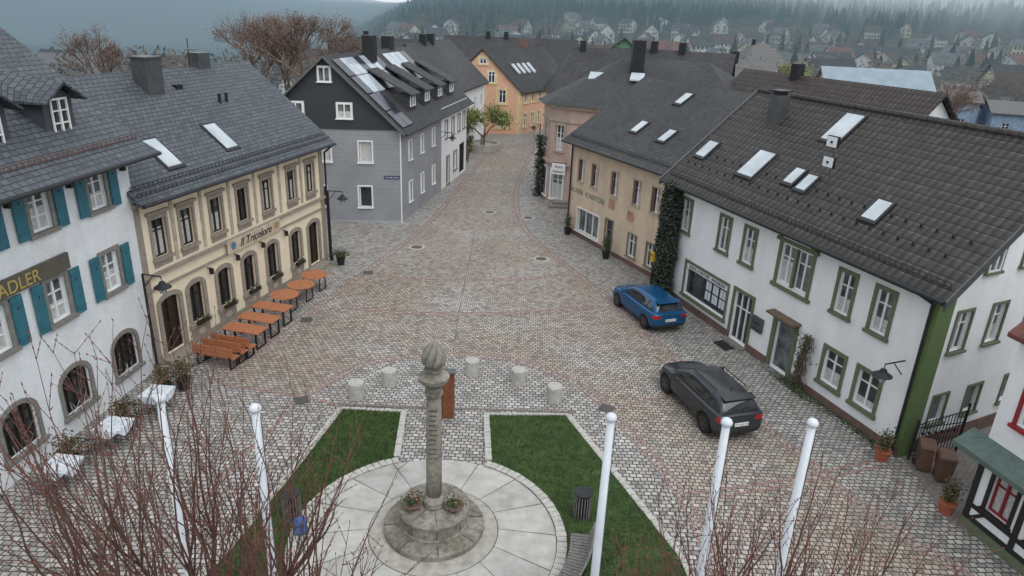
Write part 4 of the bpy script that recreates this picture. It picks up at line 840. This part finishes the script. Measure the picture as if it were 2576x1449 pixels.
def ivs():
    z=random.uniform(0,1)**0.92*5.9; w=0.78*(1-0.35*max(0,(z-3.6)/2.3))*(0.9+0.12*math.sin(z*3.1)); a=random.uniform(0,2*pi); r=random.random()**.35
    return (-1.25+w*r*math.cos(a)+random.gauss(0,.05),-0.42+0.5*r*math.sin(a)*.9,z)
b.leaves('ivy_leaves',leafD,ivs,9000,0.07)
for k in range(9): b.tube('ivy_stems',bark,(-1.7+k*.11,-0.3,0),(-1.8+k*.13+random.uniform(-.2,.2),-0.3,5.2),0.025,0.01,5)
b.finish()
b=B('climbing_ivy',(1.75,53.2)); b.leaves('ivy_leaves',leafD,lambda:(random.gauss(0,.22),-0.25+random.gauss(0,.15),random.uniform(0,4.6)),1500,0.09); b.tube('ivy_stems',bark,(0,-.2,0),(0,-.2,4),0.04,0.02,5); b.finish()
b=B('climbing_rose',(8.34,31.95),(0.336,-0.942))
for k in range(40):
    x=8.55+random.gauss(0,.2); p=Vector((x,-.15,0)); 
    for j in range(5):
        q_=Vector((8.55+random.gauss(0,.16)+.05*j,-.15-random.random()*.12,(j+1)*.46)); b.tube('stems',barkG,p,q_,0.012,0.009,4); p=q_
b.leaves('leaves',brs,lambda:(8.6+random.gauss(0,.24),-.2-random.random()*.2,random.uniform(.1,2.4)),260,0.05); b.leaves('leaves_low',leafS,lambda:(8.6+random.gauss(0,.5),-.3-random.random()*.2,random.uniform(0,.3)),200,0.05); b.finish()
b=B('facade_weeds',(8.34,31.95),(0.336,-0.942)); b.leaves('weeds',leafS,lambda:(random.uniform(9,13),-.1-random.random()**2*.35,random.uniform(0,.12)),500,0.035); b.finish()
b=B('yellow_letterbox',(7.0,33.2),(0.44,-0.9)); b.box('box',yellow,-.13,.13,-.12,.12,1.75,2.18); b.box('hood',yellow,-.15,.15,-.14,.13,2.18,2.22); b.tube('post',metalD,(0,0,0),(0,0,1.75),0.04); b.box('slot',metalD,-.1,.1,-.125,-.12,2.05,2.09); b.finish()
b=B('hanging_sign_auto',(3.0,50.2),(0.93,-0.36)); b.box('board',whiteF,-.5,.5,-.04,.04,2.3,3.1); b.tube('bracket',metalD,(-.5,0,3.15),(.6,0,3.15),0.03)
b.text('line_1','Auto',blackT,(0,-.05,2.86),0.3,(pi/2,0,rotz(b)),width=.6); b.text('line_2','Reparatur',blackT,(0,-.05,2.52),0.25,(pi/2,0,rotz(b)),width=.85); b.finish()
b=B('iron_gate',(13.1,19.35),(0.97,0.26))
for k in range(15):
    x=.05+k*.125; h=1.25+.35*math.sin(pi*k/14*0.5+0.2); b.tube('bars',metalD,(x,0,.1),(x,0,h),0.014,n=5)
for z in (.15,.7,1.2): b.tube('rails',metalD,(0,0,z),(1.85,0,z),0.018,n=5)
b.tube('rails',metalD,(0,0,1.3),(1.85,0,1.65),0.018,n=5)
for k in range(6): b.lathe('ornaments',metalD,.3+k*.25,0,[(0.05,.92),(0.05,.98)],8)
b.tube('posts',metalD,(0,0,0),(0,0,1.5),0.035); b.tube('posts',metalD,(1.87,0,0),(1.87,0,1.9),0.035); b.finish()
for x,y in ((13.3,18.9),(13.6,18.35)):
    b=B('wheelie_bin',(x,y),(0.9,-0.3)); b.hexa('body',binB,[(-.19,-.22,.06),(.19,-.22,.06),(.19,.22,.06),(-.19,.22,.06),(-.23,-.27,.88),(.23,-.27,.88),(.23,.27,.88),(-.23,.27,.88)])
    b.hexa('lid',binB,[(-.25,-.31,.88),(.25,-.31,.88),(.25,.29,.88),(-.25,.29,.88),(-.23,-.28,.93),(.23,-.28,.93),(.22,.25,.99),(-.22,.25,.99)]); b.tube('axle_wheels',metalD,(-.24,.22,.1),(.24,.22,.1),0.1,n=12); b.tube('handle',binB,(-.2,.33,.91),(.2,.33,.91),0.02); b.finish()
b=B('stone_fountain',(-3.6,71.5)); b.lathe('basin',concS,0,0,[(1.7,0),(1.75,.7),(1.5,.72),(1.45,.45),(.3,.45)],28); b.lathe('pedestal',concS,0,0,[(.25,.4),(.2,1.4),(.35,1.5),(.05,1.55)],14); b.finish()
b=B('low_hedge',(-5.6,70)); b.leaves('foliage',brs,lambda:(random.uniform(-1,1),random.uniform(-6,4),random.uniform(0,1.3)),1800,0.13); b.finish()
# ================================================================= CARS
def car(name,x,y,ang,paint,Lc,Wc,Hc,suv,plate):
    sx=Wc/1.8; sy=Lc/4.3; sz=Hc/1.46
    par=bpy.data.objects.new(name,None); par.location=(x,y,0); par.rotation_euler=(0,0,ang); sc.collection.objects.link(par)
    def loft(rings,nm,lv):
        Vv=[];Ff=[];n=len(rings[0])
        for r in rings: Vv+= [(p[0]*sx,p[1]*sy,p[2]*sz) for p in r]
        for j in range(len(rings)-1):
            for k in range(n): Ff.append((j*n+k,j*n+(k+1)%n,(j+1)*n+(k+1)%n,(j+1)*n+k))
        Ff.append(tuple(range(n-1,-1,-1))); Ff.append(tuple((len(rings)-1)*n+k for k in range(n)))
        m_=bpy.data.meshes.new(nm); m_.from_pydata(Vv,[],Ff); o=bpy.data.objects.new(nm,m_); sc.collection.objects.link(o)
        bm=bmesh.new(); bm.from_mesh(m_); bmesh.ops.recalc_face_normals(bm,faces=bm.faces); bm.to_mesh(m_); bm.free()
        md=o.modifiers.new('s','SUBSURF'); md.levels=lv; md.render_levels=lv; return o
    def ring(yv,zl,zb,zd,hw):
        h=[(hw*.0,zl),(hw*.8,zl),(hw*.97,zl+.1),(hw,(zl+zb)/2+.02),(hw*.985,zb-.06),(hw*.93,zb),(hw*.75,zd),(0,zd+.015)]
        return [(a,yv,b_) for a,b_ in h]+[(-a,yv,b_) for a,b_ in h[-2:0:-1]]
    body=loft([ring(-2.13,.36,.82,.84,.70),ring(-2.12,.30,.93,.97,.80),ring(-2.0,.24,.98,1.0,.87),ring(-1.4,.2,.97,1.0,.9),ring(-.4,.18,.95,.98,.9),ring(.7,.18,.93,.98,.9),ring(1.15,.19,.90,.97,.89),ring(1.7,.2,.82,.89,.86),ring(2.02,.24,.70,.79,.79),ring(2.12,.28,.60,.66,.70),ring(2.13,.34,.56,.6,.62)],'body',3)
    def gr(yv,zt,hb=.85):
        t_=(zt-.88)/.58; ht=hb-.25*t_
        h=[(hb,.88),(hb-.1*t_,.88+(zt-.88)*.45),(ht,zt-.07*t_-.005),(ht*.8,zt),(0,zt+.015)]
        return [(0,yv,.86)]+[(a,yv,b_) for a,b_ in h]+[(-a,yv,b_) for a,b_ in h[-2::-1]]
    cab=loft([gr(-2.03,1.0,.78),gr(-1.86,1.22,.80),gr(-1.68,1.40,.82),gr(-1.2,1.445),gr(-.4,1.46),gr(.15,1.44),gr(.42,1.36),gr(.85,1.14),gr(1.25,.93,.82)],'cabin',3)
    wr=.33 if not suv else .36; wb=1.32*sy
    cut=[]
    for yy in (-wb,wb):
        for s_ in (-1,1):
            me_=bpy.data.meshes.new('c'); bm=bmesh.new(); bmesh.ops.create_cone(bm,cap_ends=True,segments=32,radius1=wr+.055,radius2=wr+.055,depth=.5,matrix=Matrix.Translation((s_*(Wc/2-.02),yy,wr))@Matrix.Rotation(pi/2,4,'Y')); bm.to_mesh(me_); bm.free()
            o=bpy.data.objects.new('c',me_); sc.collection.objects.link(o); cut.append(o); md=body.modifiers.new('b','BOOLEAN'); md.object=o; md.operation='DIFFERENCE'; md.solver='EXACT'
    bpy.context.view_layer.update(); dg_=bpy.context.evaluated_depsgraph_get()
    pm=mat(name+'_paint',paint,0.22,2,0.03,spec=0.6,metal=0.35); blk=mat('black_trim',(0.02,0.02,0.02),0.5,5,0.2); gl=mat('car_glass',(0.02,0.025,0.03),0.05,1,0.2,spec=0.9); rd=mat('tail_light',(0.35,0.01,0.01),0.2,5,0.1,spec=0.7); hl=mat('head_light',(0.6,0.62,0.65),0.1,5,0.1,spec=0.8)
    for o,kind in ((body,'b'),(cab,'c')):
        me_=bpy.data.meshes.new_from_object(o.evaluated_get(dg_)); o.modifiers.clear(); o.data=me_; me_.materials.clear()
        for m_ in (pm,blk,gl,rd,hl): me_.materials.append(m_)
        for p in me_.polygons:
            c=p.center; n_=p.normal; xx=abs(c.x)/sx; yy=c.y/sy; zz=c.z/sz; k=0
            if kind=='b':
                if zz<(.30 if not suv else .36): k=1
                for w_ in (-wb,wb):
                    d_=math.hypot(c.y-w_,c.z-wr)
                    if d_<wr+.05 : k=1
                    elif suv and d_<wr+.11 and xx>.7: k=1
                if yy<-1.93 and .76<zz<.91 and xx>.50: k=3
                if yy<-2.0 and zz<.46: k=1
                if yy>1.80 and .60<zz<.78 and xx>.45 and n_.y>.15: k=4
                if yy>2.0 and .35<zz<.58 and xx<.5: k=1
                if xx>.8 and .34<zz<.93 and (abs(yy-.95)<.012 or abs(yy+.25)<.012 or abs(yy+1.05)<.012): k=1
            else:
                if abs(n_.x)>.6 and zz>.985 and zz<1.345 and -1.72<yy<.98: 
                    k=2
                    for pb in (-1.25,-.28): 
                        if abs(yy-pb)<.035: k=1
                    if yy>.2 and zz>1.36-(yy-.1)*.52: k=0
                    if yy<-1.3 and zz> 1.33-( -1.3-yy)*.55: k=0
                elif n_.y>.3 and zz>.96 and zz<1.40 and xx<.60+.2*(1.4-zz): k=2
                elif n_.y<-.35 and zz>1.03 and zz<1.34 and xx<.60: k=2
            p.material_index=k; p.use_smooth=True
        o.parent=par
    for o in cut: bpy.data.objects.remove(o,do_unlink=True)
    b=B('w',(0,0))
    tyre=mat('tyre',(0.015,0.015,0.015),0.8,9,0.2); rim=mat('alloy_rim_'+name,(0.09,0.09,0.095) if suv else (0.12,0.12,0.125),0.3,5,0.1,metal=0.8)
    for yy in (-wb,wb):
        for s_ in (-1,1):
            xo=s_*(Wc/2-.015); xi=s_*(Wc/2-.24)
            b.tube('tyres',tyre,(xi,yy,wr),(xo,yy,wr),wr,n=28); b.tube('rims',rim,(xo-s_*.01,yy,wr),(xo+s_*.006,yy,wr),wr*.66,n=24)
            for k in range(5):
                a=2*pi*k/5; b.tube('spoke_gaps',tyre,(xo+s_*.004,yy+wr*.42*math.cos(a),wr+wr*.42*math.sin(a)),(xo+s_*.010,yy+wr*.42*math.cos(a),wr+wr*.42*math.sin(a)),wr*.15,n=8)
    b.box('number_plate',whiteF,-.26,.26,-2.155*sy,-2.12*sy,.60*sz,.71*sz)
    b.box('bumper_strip',blk,-.3,.3,-2.14*sy,-2.1*sy,.575*sz,.60*sz)
    for s_ in (-1,1): b.hexa('mirrors',pm,[(s_*.9*sx,.62,.98*sz),(s_*1.04*sx,.64,.98*sz),(s_*1.04*sx,.74,.98*sz),(s_*.9*sx,.76,.98*sz),(s_*.9*sx,.64,1.12*sz),(s_*1.03*sx,.66,1.11*sz),(s_*1.03*sx,.73,1.11*sz),(s_*.9*sx,.75,1.12*sz)])
    b.hexa('spoiler',pm,[(-.56*sx,-1.88*sy,1.36*sz),(.56*sx,-1.88*sy,1.36*sz),(.58*sx,-1.6*sy,1.40*sz),(-.58*sx,-1.6*sy,1.40*sz),(-.56*sx,-1.88*sy,1.385*sz),(.56*sx,-1.88*sy,1.385*sz),(.58*sx,-1.6*sy,1.435*sz),(-.58*sx,-1.6*sy,1.435*sz)])
    b.tube('wiper',blk,(0,-2.02*sy,1.07*sz),(.3,-1.96*sy,1.13*sz),0.008,n=4); b.tube('antenna',blk,(0,-1.3*sy,1.45*sz),(0,-1.42*sy,1.54*sz),0.02,.008,n=5)
    if suv:
        for s_ in (-1,1): b.tube('roof_rails',blk,(s_*.56*sx,-1.35*sy,1.50*sz),(s_*.57*sx,.1,1.49*sz),0.02,n=6)
    for nm,(V_,F_,U_,m_) in b.parts.items():
        me_=bpy.data.meshes.new(nm); me_.from_pydata(V_,[],F_); me_.materials.append(m_); o=bpy.data.objects.new(nm,me_); sc.collection.objects.link(o); o.parent=par
    cu=bpy.data.curves.new('plate_lettering','FONT'); cu.body=plate; cu.size=.11; cu.align_x='CENTER';cu.align_y='CENTER'; cu.materials.append(blackT); o=bpy.data.objects.new('plate_lettering',cu); o.location=(0,-2.158*sy,.655*sz); o.rotation_euler=(pi/2,0,0); sc.collection.objects.link(o); o.parent=par
hd=math.atan2(0.34,0.94)
car('blue_hatchback_car',6.35,30.4,hd,(0.010,0.088,0.215),4.3,1.8,1.46,False,'HEB AU 98')
car('dark_grey_suv',7.1,22.05,math.atan2(0.29,0.957),(0.045,0.05,0.055),4.45,1.82,1.58,True,'WT RD 240')
# ================================================================= TREES
def shoot_tree(name,bx,by,fork,shoots,topf,spread):
    b=B(name,(bx,by)); b.tube('trunk',barkG,(0,0,0),(0.05,0,fork),0.16,0.12,10)
    limbs=[]
    for k in range(13):
        a=2*pi*k/13+random.uniform(-.2,.2); r=random.uniform(.35,1)*spread; p=Vector((0.05,0,fork-random.uniform(0,.6)))
        e=Vector((r*math.cos(a),r*.75*math.sin(a),fork+random.uniform(.5,1.5)))
        m1=(p+e)/2+Vector((0,0,-.15)); b.tube('limbs',bark,p,m1,0.07,0.05,7); b.tube('limbs',bark,m1,e,0.05,0.034,7); limbs+= [(m1,.03),(e,.03),((m1+e)/2,.03)]
    for _ in range(shoots):
        p,r=random.choice(limbs); p=p.copy(); out=Vector((p.x,p.y,0)); 
        d=Vector((random.gauss(0,.22)+out.x*.16,random.gauss(0,.2)+out.y*.12,1)).normalized()
        top=topf(bx+p.x)+random.gauss(0,.35); ln=max(.4,(top-p.z)*random.uniform(.5,1.0)); n=7; r0=random.uniform(.008,.019)
        for j in range(n):
            q_=p+d*(ln/n); rr=r0*(1-j/n)+.0035; r2=r0*(1-(j+1)/n)+.0035; b.tube('shoots',bark,p,q_,rr,r2,5)
            if j>0:
                for _k in range(random.choice((0,1,1,2))):
                    td=(d+Vector((random.gauss(0,.5),random.gauss(0,.5),random.gauss(0.1,.2)))).normalized(); tl=random.uniform(.2,.6); e=q_+td*tl; b.tube('twigs',bark,q_,e,.0048,.0025,4)
                    for s_ in (.4,.7,1.0):
                        c=q_+td*tl*s_; b.tube('buds',bud,c,c+td*.03+Vector((0,0,.01)),.009,.003,4)
            c=q_; b.tube('buds',bud,c,c+Vector((random.gauss(0,.02),random.gauss(0,.02),.03)),.011,.003,4)
            p=q_; d=(d+Vector((random.gauss(0,.08),random.gauss(0,.08),.05))).normalized()
    b.finish()
shoot_tree('bare_linden_tree',-4.4,7.7,4.2,130,lambda x:lerp([-6.5,-5,-4,-3,-1.5],[8.5,9.1,8.8,7.9,6.8],x),1.9)
shoot_tree('bare_linden_tree',-2.7,7.2,3.6,55,lambda x:lerp([-5,-3,-1],[7.7,7.3,6.3],x),1.3)
shoot_tree('bare_linden_tree',3.7,7.7,3.4,135,lambda x:lerp([1.5,3,5,6],[6.5,6.9,7.2,6.9],x),1.9)
def broad_tree(name,x,y,h,cw,tw,leaf=None,nl=0,lv=5,z0=0,ls=.12):
    b=B(name,(x,y,z0)); tips=[]
    def rec(p,d,l,r,lev):
        q_=p+d*l; b.tube('branches' if lev<lv else 'trunk',tw,p,q_,r,r*.7,6 if lev>2 else 3)
        if lev==0: tips.append(q_); return
        for _ in range(3 if lev>1 else 4):
            nd=(d+Vector((random.gauss(0,.5)*cw,random.gauss(0,.5)*cw,random.gauss(.12,.25)))).normalized(); rec(q_,nd,l*random.uniform(.62,.85),r*.62,lev-1)
    rec(Vector((0,0,0)),Vector((0,0,1)),h*.27,h*.022,lv)
    V_,F_,U_,_=b.P('fine_twigs',tw)
    for t_ in tips:
        for _ in range(5 if leaf is None else 1):
            d=Vector((random.gauss(0,1),random.gauss(0,1),random.gauss(.5,.8))).normalized()*h*random.uniform(.03,.07); i=len(V_); o=Vector((.014,0,0)); V_.extend([tuple(t_-o),tuple(t_+o),tuple(t_+d)]);F_.append((i,i+1,i+2));U_.append([(0,0)]*3)
    if leaf: b.leaves('foliage',leaf,lambda:tuple(random.choice(tips)+Vector((random.gauss(0,.3),random.gauss(0,.3),random.gauss(0,.3)))) ,nl,ls)
    b.finish()
rbk=mat('reddish_twigs',(0.165,0.115,0.09),0.9,2,0.3)
broad_tree('tall_bare_tree',-20.5,68,14.0,.85,rbk,lv=6,leaf=rbk,nl=8000,ls=.06); broad_tree('tall_bare_tree',-23.5,74,12.5,.9,rbk,lv=6,leaf=rbk,nl=6000,ls=.06)
broad_tree('tall_bare_tree',-29,80,11.5,.9,rbk,lv=6,leaf=rbk,nl=5000,ls=.06); broad_tree('tall_bare_tree',-44,77,10,.8,rbk,lv=6,leaf=rbk,nl=3000,ls=.06)
broad_tree('budding_tree',-3.4,70.0,5.4,1.0,barkG,leafG,2600,4); broad_tree('budding_tree',-5.8,70.5,4.4,1.0,barkG,leafG,2000,4)
broad_tree('budding_tree',31,84,10.0,.9,barkG,leafG,2500,5); broad_tree('bare_tree',52,88,9.0,.9,rbk,rbk,2500,6,-1,.06)
Vc=[];Fc=[];Vd=[];Fd=[]
def cone(x,y,z,h,r):
    n=5
    for z0,z1,rr in ((.12,.62,1),(.42,1.0,.68)):
        i=len(Vc)
        for k in range(n): a=2*pi*k/n+x; Vc.append((x+rr*r*math.cos(a)*random.uniform(.8,1.2),y+rr*r*math.sin(a),z+h*z0))
        Vc.append((x,y,z+h*z1))
        for k in range(n): Fc.append((i+k,i+(k+1)%n,i+n))
def decid(x,y,z,h,r,n=46):
    for _ in range(n):
        a=random.uniform(0,2*pi); u=random.uniform(-1,1); rr=random.random()**.4; px=x+r*rr*math.sqrt(1-u*u)*math.cos(a); py=y+r*rr*math.sqrt(1-u*u)*math.sin(a); pz=z+h*.6+h*.4*rr*u
        s_=r*.2*random.uniform(.5,1.2); d=Vector((random.gauss(0,1),random.gauss(0,1),random.gauss(0,1))).normalized()*s_; e=d.orthogonal().normalized()*s_*.6; i=len(Vd)
        Vd.extend([(px-d.x,py-d.y,pz-d.z),(px+e.x,py+e.y,pz+e.z),(px+d.x,py+d.y,pz+d.z)]);Fd.append((i,i+1,i+2))
cnt=0
while cnt<9500:
    r=random.uniform(440,1500); a=random.uniform(-.62,.95); x=r*math.sin(a);y=r*math.cos(a); ta=x/y
    lim=lerp([-.6,-.25,-.1,.1,.3,.8],[900,660,470,500,570,640],ta)
    if r<lim+50*math.sin(ta*23): continue
    cnt+=1; cone(x,y,tz(x,y)-1,random.uniform(11,19),random.uniform(2.6,4.2))
for _ in range(2600):
    r=random.uniform(135,700); a=random.uniform(-.62,.78); x=r*math.sin(a);y=r*math.cos(a)
    decid(x,y,tz(x,y),random.uniform(6,10)*(1 if r<350 else 1.3),random.uniform(2.2,4.4))
for _ in range(110):
    r=random.uniform(230,480); a=random.uniform(-.15,.7); x=r*math.sin(a);y=r*math.cos(a); cone(x,y,tz(x,y),random.uniform(7,12),random.uniform(1.8,2.8))
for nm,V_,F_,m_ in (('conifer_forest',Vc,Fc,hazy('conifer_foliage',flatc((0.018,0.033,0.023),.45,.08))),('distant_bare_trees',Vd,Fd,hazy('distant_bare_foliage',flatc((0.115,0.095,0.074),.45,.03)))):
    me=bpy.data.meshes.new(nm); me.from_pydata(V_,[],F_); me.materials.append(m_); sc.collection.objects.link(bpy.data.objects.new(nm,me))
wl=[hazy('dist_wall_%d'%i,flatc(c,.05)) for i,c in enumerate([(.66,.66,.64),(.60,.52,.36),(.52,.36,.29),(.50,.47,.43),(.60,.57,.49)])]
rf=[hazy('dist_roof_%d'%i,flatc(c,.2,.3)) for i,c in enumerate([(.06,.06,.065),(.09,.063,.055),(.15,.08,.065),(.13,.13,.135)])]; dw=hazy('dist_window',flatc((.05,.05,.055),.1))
me=bpy.data.meshes.new('distant_village'); V_=[];F_=[];mi=[]
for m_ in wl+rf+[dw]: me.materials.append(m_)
placed=[]; tries=0
while len(placed)<165 and tries<12000:
    tries+=1
    a=random.uniform(-.62,.74); r=150+random.random()**1.1*(300 if a<-.1 else 420); x=r*math.sin(a);y=r*math.cos(a)
    if any((x-p[0])**2+(y-p[1])**2<420 for p in placed): continue
    placed.append((x,y)); z=tz(x,y); w=random.uniform(3.8,6.2);d=random.uniform(3.4,4.6);e=random.uniform(3.8,6.2);rd_=e+random.uniform(2.2,4); t_=random.uniform(0,pi); c_,s_=math.cos(t_),math.sin(t_)
    T_=lambda u,v,h:(x+c_*u-s_*v,y+s_*u+c_*v,z+h)
    wi=random.choices(range(5),[7,2,1,1,2])[0]; ri=5+random.choices(range(4),[6,3,1,3])[0]
    i=len(V_); V_+= [T_(-w,-d,-3),T_(w,-d,-3),T_(w,d,-3),T_(-w,d,-3),T_(-w,-d,e),T_(w,-d,e),T_(w,d,e),T_(-w,d,e),T_(-w,0,rd_),T_(w,0,rd_)]
    F_+= [(i,i+1,i+5,i+4),(i+1,i+2,i+6,i+9,i+5),(i+2,i+3,i+7,i+6),(i+3,i,i+4,i+8,i+7)]; mi+=[wi]*4
    o=.6; i=len(V_); zz=e-.3; V_+= [T_(-w-o,-d-o,zz),T_(w+o,-d-o,zz),T_(w+o,0,rd_+.15),T_(-w-o,0,rd_+.15),T_(w+o,d+o,zz),T_(-w-o,d+o,zz)]; F_+=[(i,i+1,i+2,i+3),(i+3,i+2,i+4,i+5)]; mi+=[ri]*2
    for fl in (1.0,3.6):
        if fl+1.3>e: continue
        for k in range(-2,3):
            for sg in (-1,1):
                i=len(V_); u=k*w*.38; V_+= [T_(u-.5,sg*(d+.05),fl),T_(u+.5,sg*(d+.05),fl),T_(u+.5,sg*(d+.05),fl+1.3),T_(u-.5,sg*(d+.05),fl+1.3)]; F_.append((i,i+1,i+2,i+3)); mi.append(9)
        for k in (-1,1):
            for sg in (-1,1):
                i=len(V_); u=k*d*.45; V_+= [T_(sg*(w+.05),u-.5,fl),T_(sg*(w+.05),u+.5,fl),T_(sg*(w+.05),u+.5,fl+1.3),T_(sg*(w+.05),u-.5,fl+1.3)]; F_.append((i,i+1,i+2,i+3)); mi.append(9)
x,y=-770,1250; z=tz(x,y)
for k in range(6):
    i=len(V_); u0=k*13;u1=u0+11; h=22 if k%2 else 16
    V_+= [(x+u0,y,z),(x+u1,y,z),(x+u1,y+12,z),(x+u0,y+12,z),(x+u0,y,z+h),(x+u1,y,z+h),(x+u1,y+12,z+h),(x+u0,y+12,z+h)]; F_+=[(i,i+1,i+5,i+4),(i+1,i+2,i+6,i+5),(i+3,i,i+4,i+7),(i+4,i+5,i+6,i+7)]; mi+=[0]*4
me.from_pydata(V_,[],F_); me.polygons.foreach_set('material_index',mi); sc.collection.objects.link(bpy.data.objects.new('distant_village',me))
# ================================================================= LIGHT / CAMERA
w=bpy.data.worlds.new('World'); sc.world=w; w.use_nodes=True; t=w.node_tree; bg=t.nodes['Background']
sk=t.nodes.new('ShaderNodeTexSky'); sk.sky_type='NISHITA'; sk.sun_disc=False; el,az=math.radians(58),math.radians(150); sk.sun_elevation=el; sk.sun_rotation=az; sk.air_density=1.3; sk.dust_density=4.0; sk.ozone_density=1.0
hs=t.nodes.new('ShaderNodeHueSaturation'); hs.inputs['Saturation'].default_value=0.3; t.links.new(sk.outputs[0],hs.inputs['Color'])
cl=mixc(t,0.65,hs.outputs[0],(8.1,8.65,9.2)); t.links.new(cl,bg.inputs[0]); bg.inputs[1].default_value=0.15
sd=bpy.data.lights.new('overcast_sun','SUN'); sd.energy=0.9; sd.angle=math.radians(60); sd.color=(1,0.99,0.98); so_=bpy.data.objects.new('overcast_sun',sd); sc.collection.objects.link(so_)
dirv=Vector((math.sin(az)*math.cos(el),math.cos(az)*math.cos(el),math.sin(el))); so_.rotation_euler=dirv.to_track_quat('Z','Y').to_euler()
cam=bpy.data.cameras.new('camera'); cam.sensor_width=36; cam.lens=36*1760/2576; cam.clip_end=20000; cam.clip_start=0.1
co=bpy.data.objects.new('camera',cam); sc.collection.objects.link(co); sc.camera=co
th=math.radians(21.4); ph=math.radians(2.4)
Fv=Vector((0,math.cos(th),-math.sin(th))); U0=Vector((0,math.sin(th),math.cos(th))); Xv=Vector((1,0,0))
Rv=Xv*math.cos(ph)+U0*math.sin(ph); Uv=-Xv*math.sin(ph)+U0*math.cos(ph)
Mx=Matrix((Rv,Uv,-Fv)).transposed().to_4x4(); Mx.translation=(0,0,13); co.matrix_world=Mx
sc.view_settings.view_transform='Standard'; sc.view_settings.look='None'; sc.view_settings.exposure=0
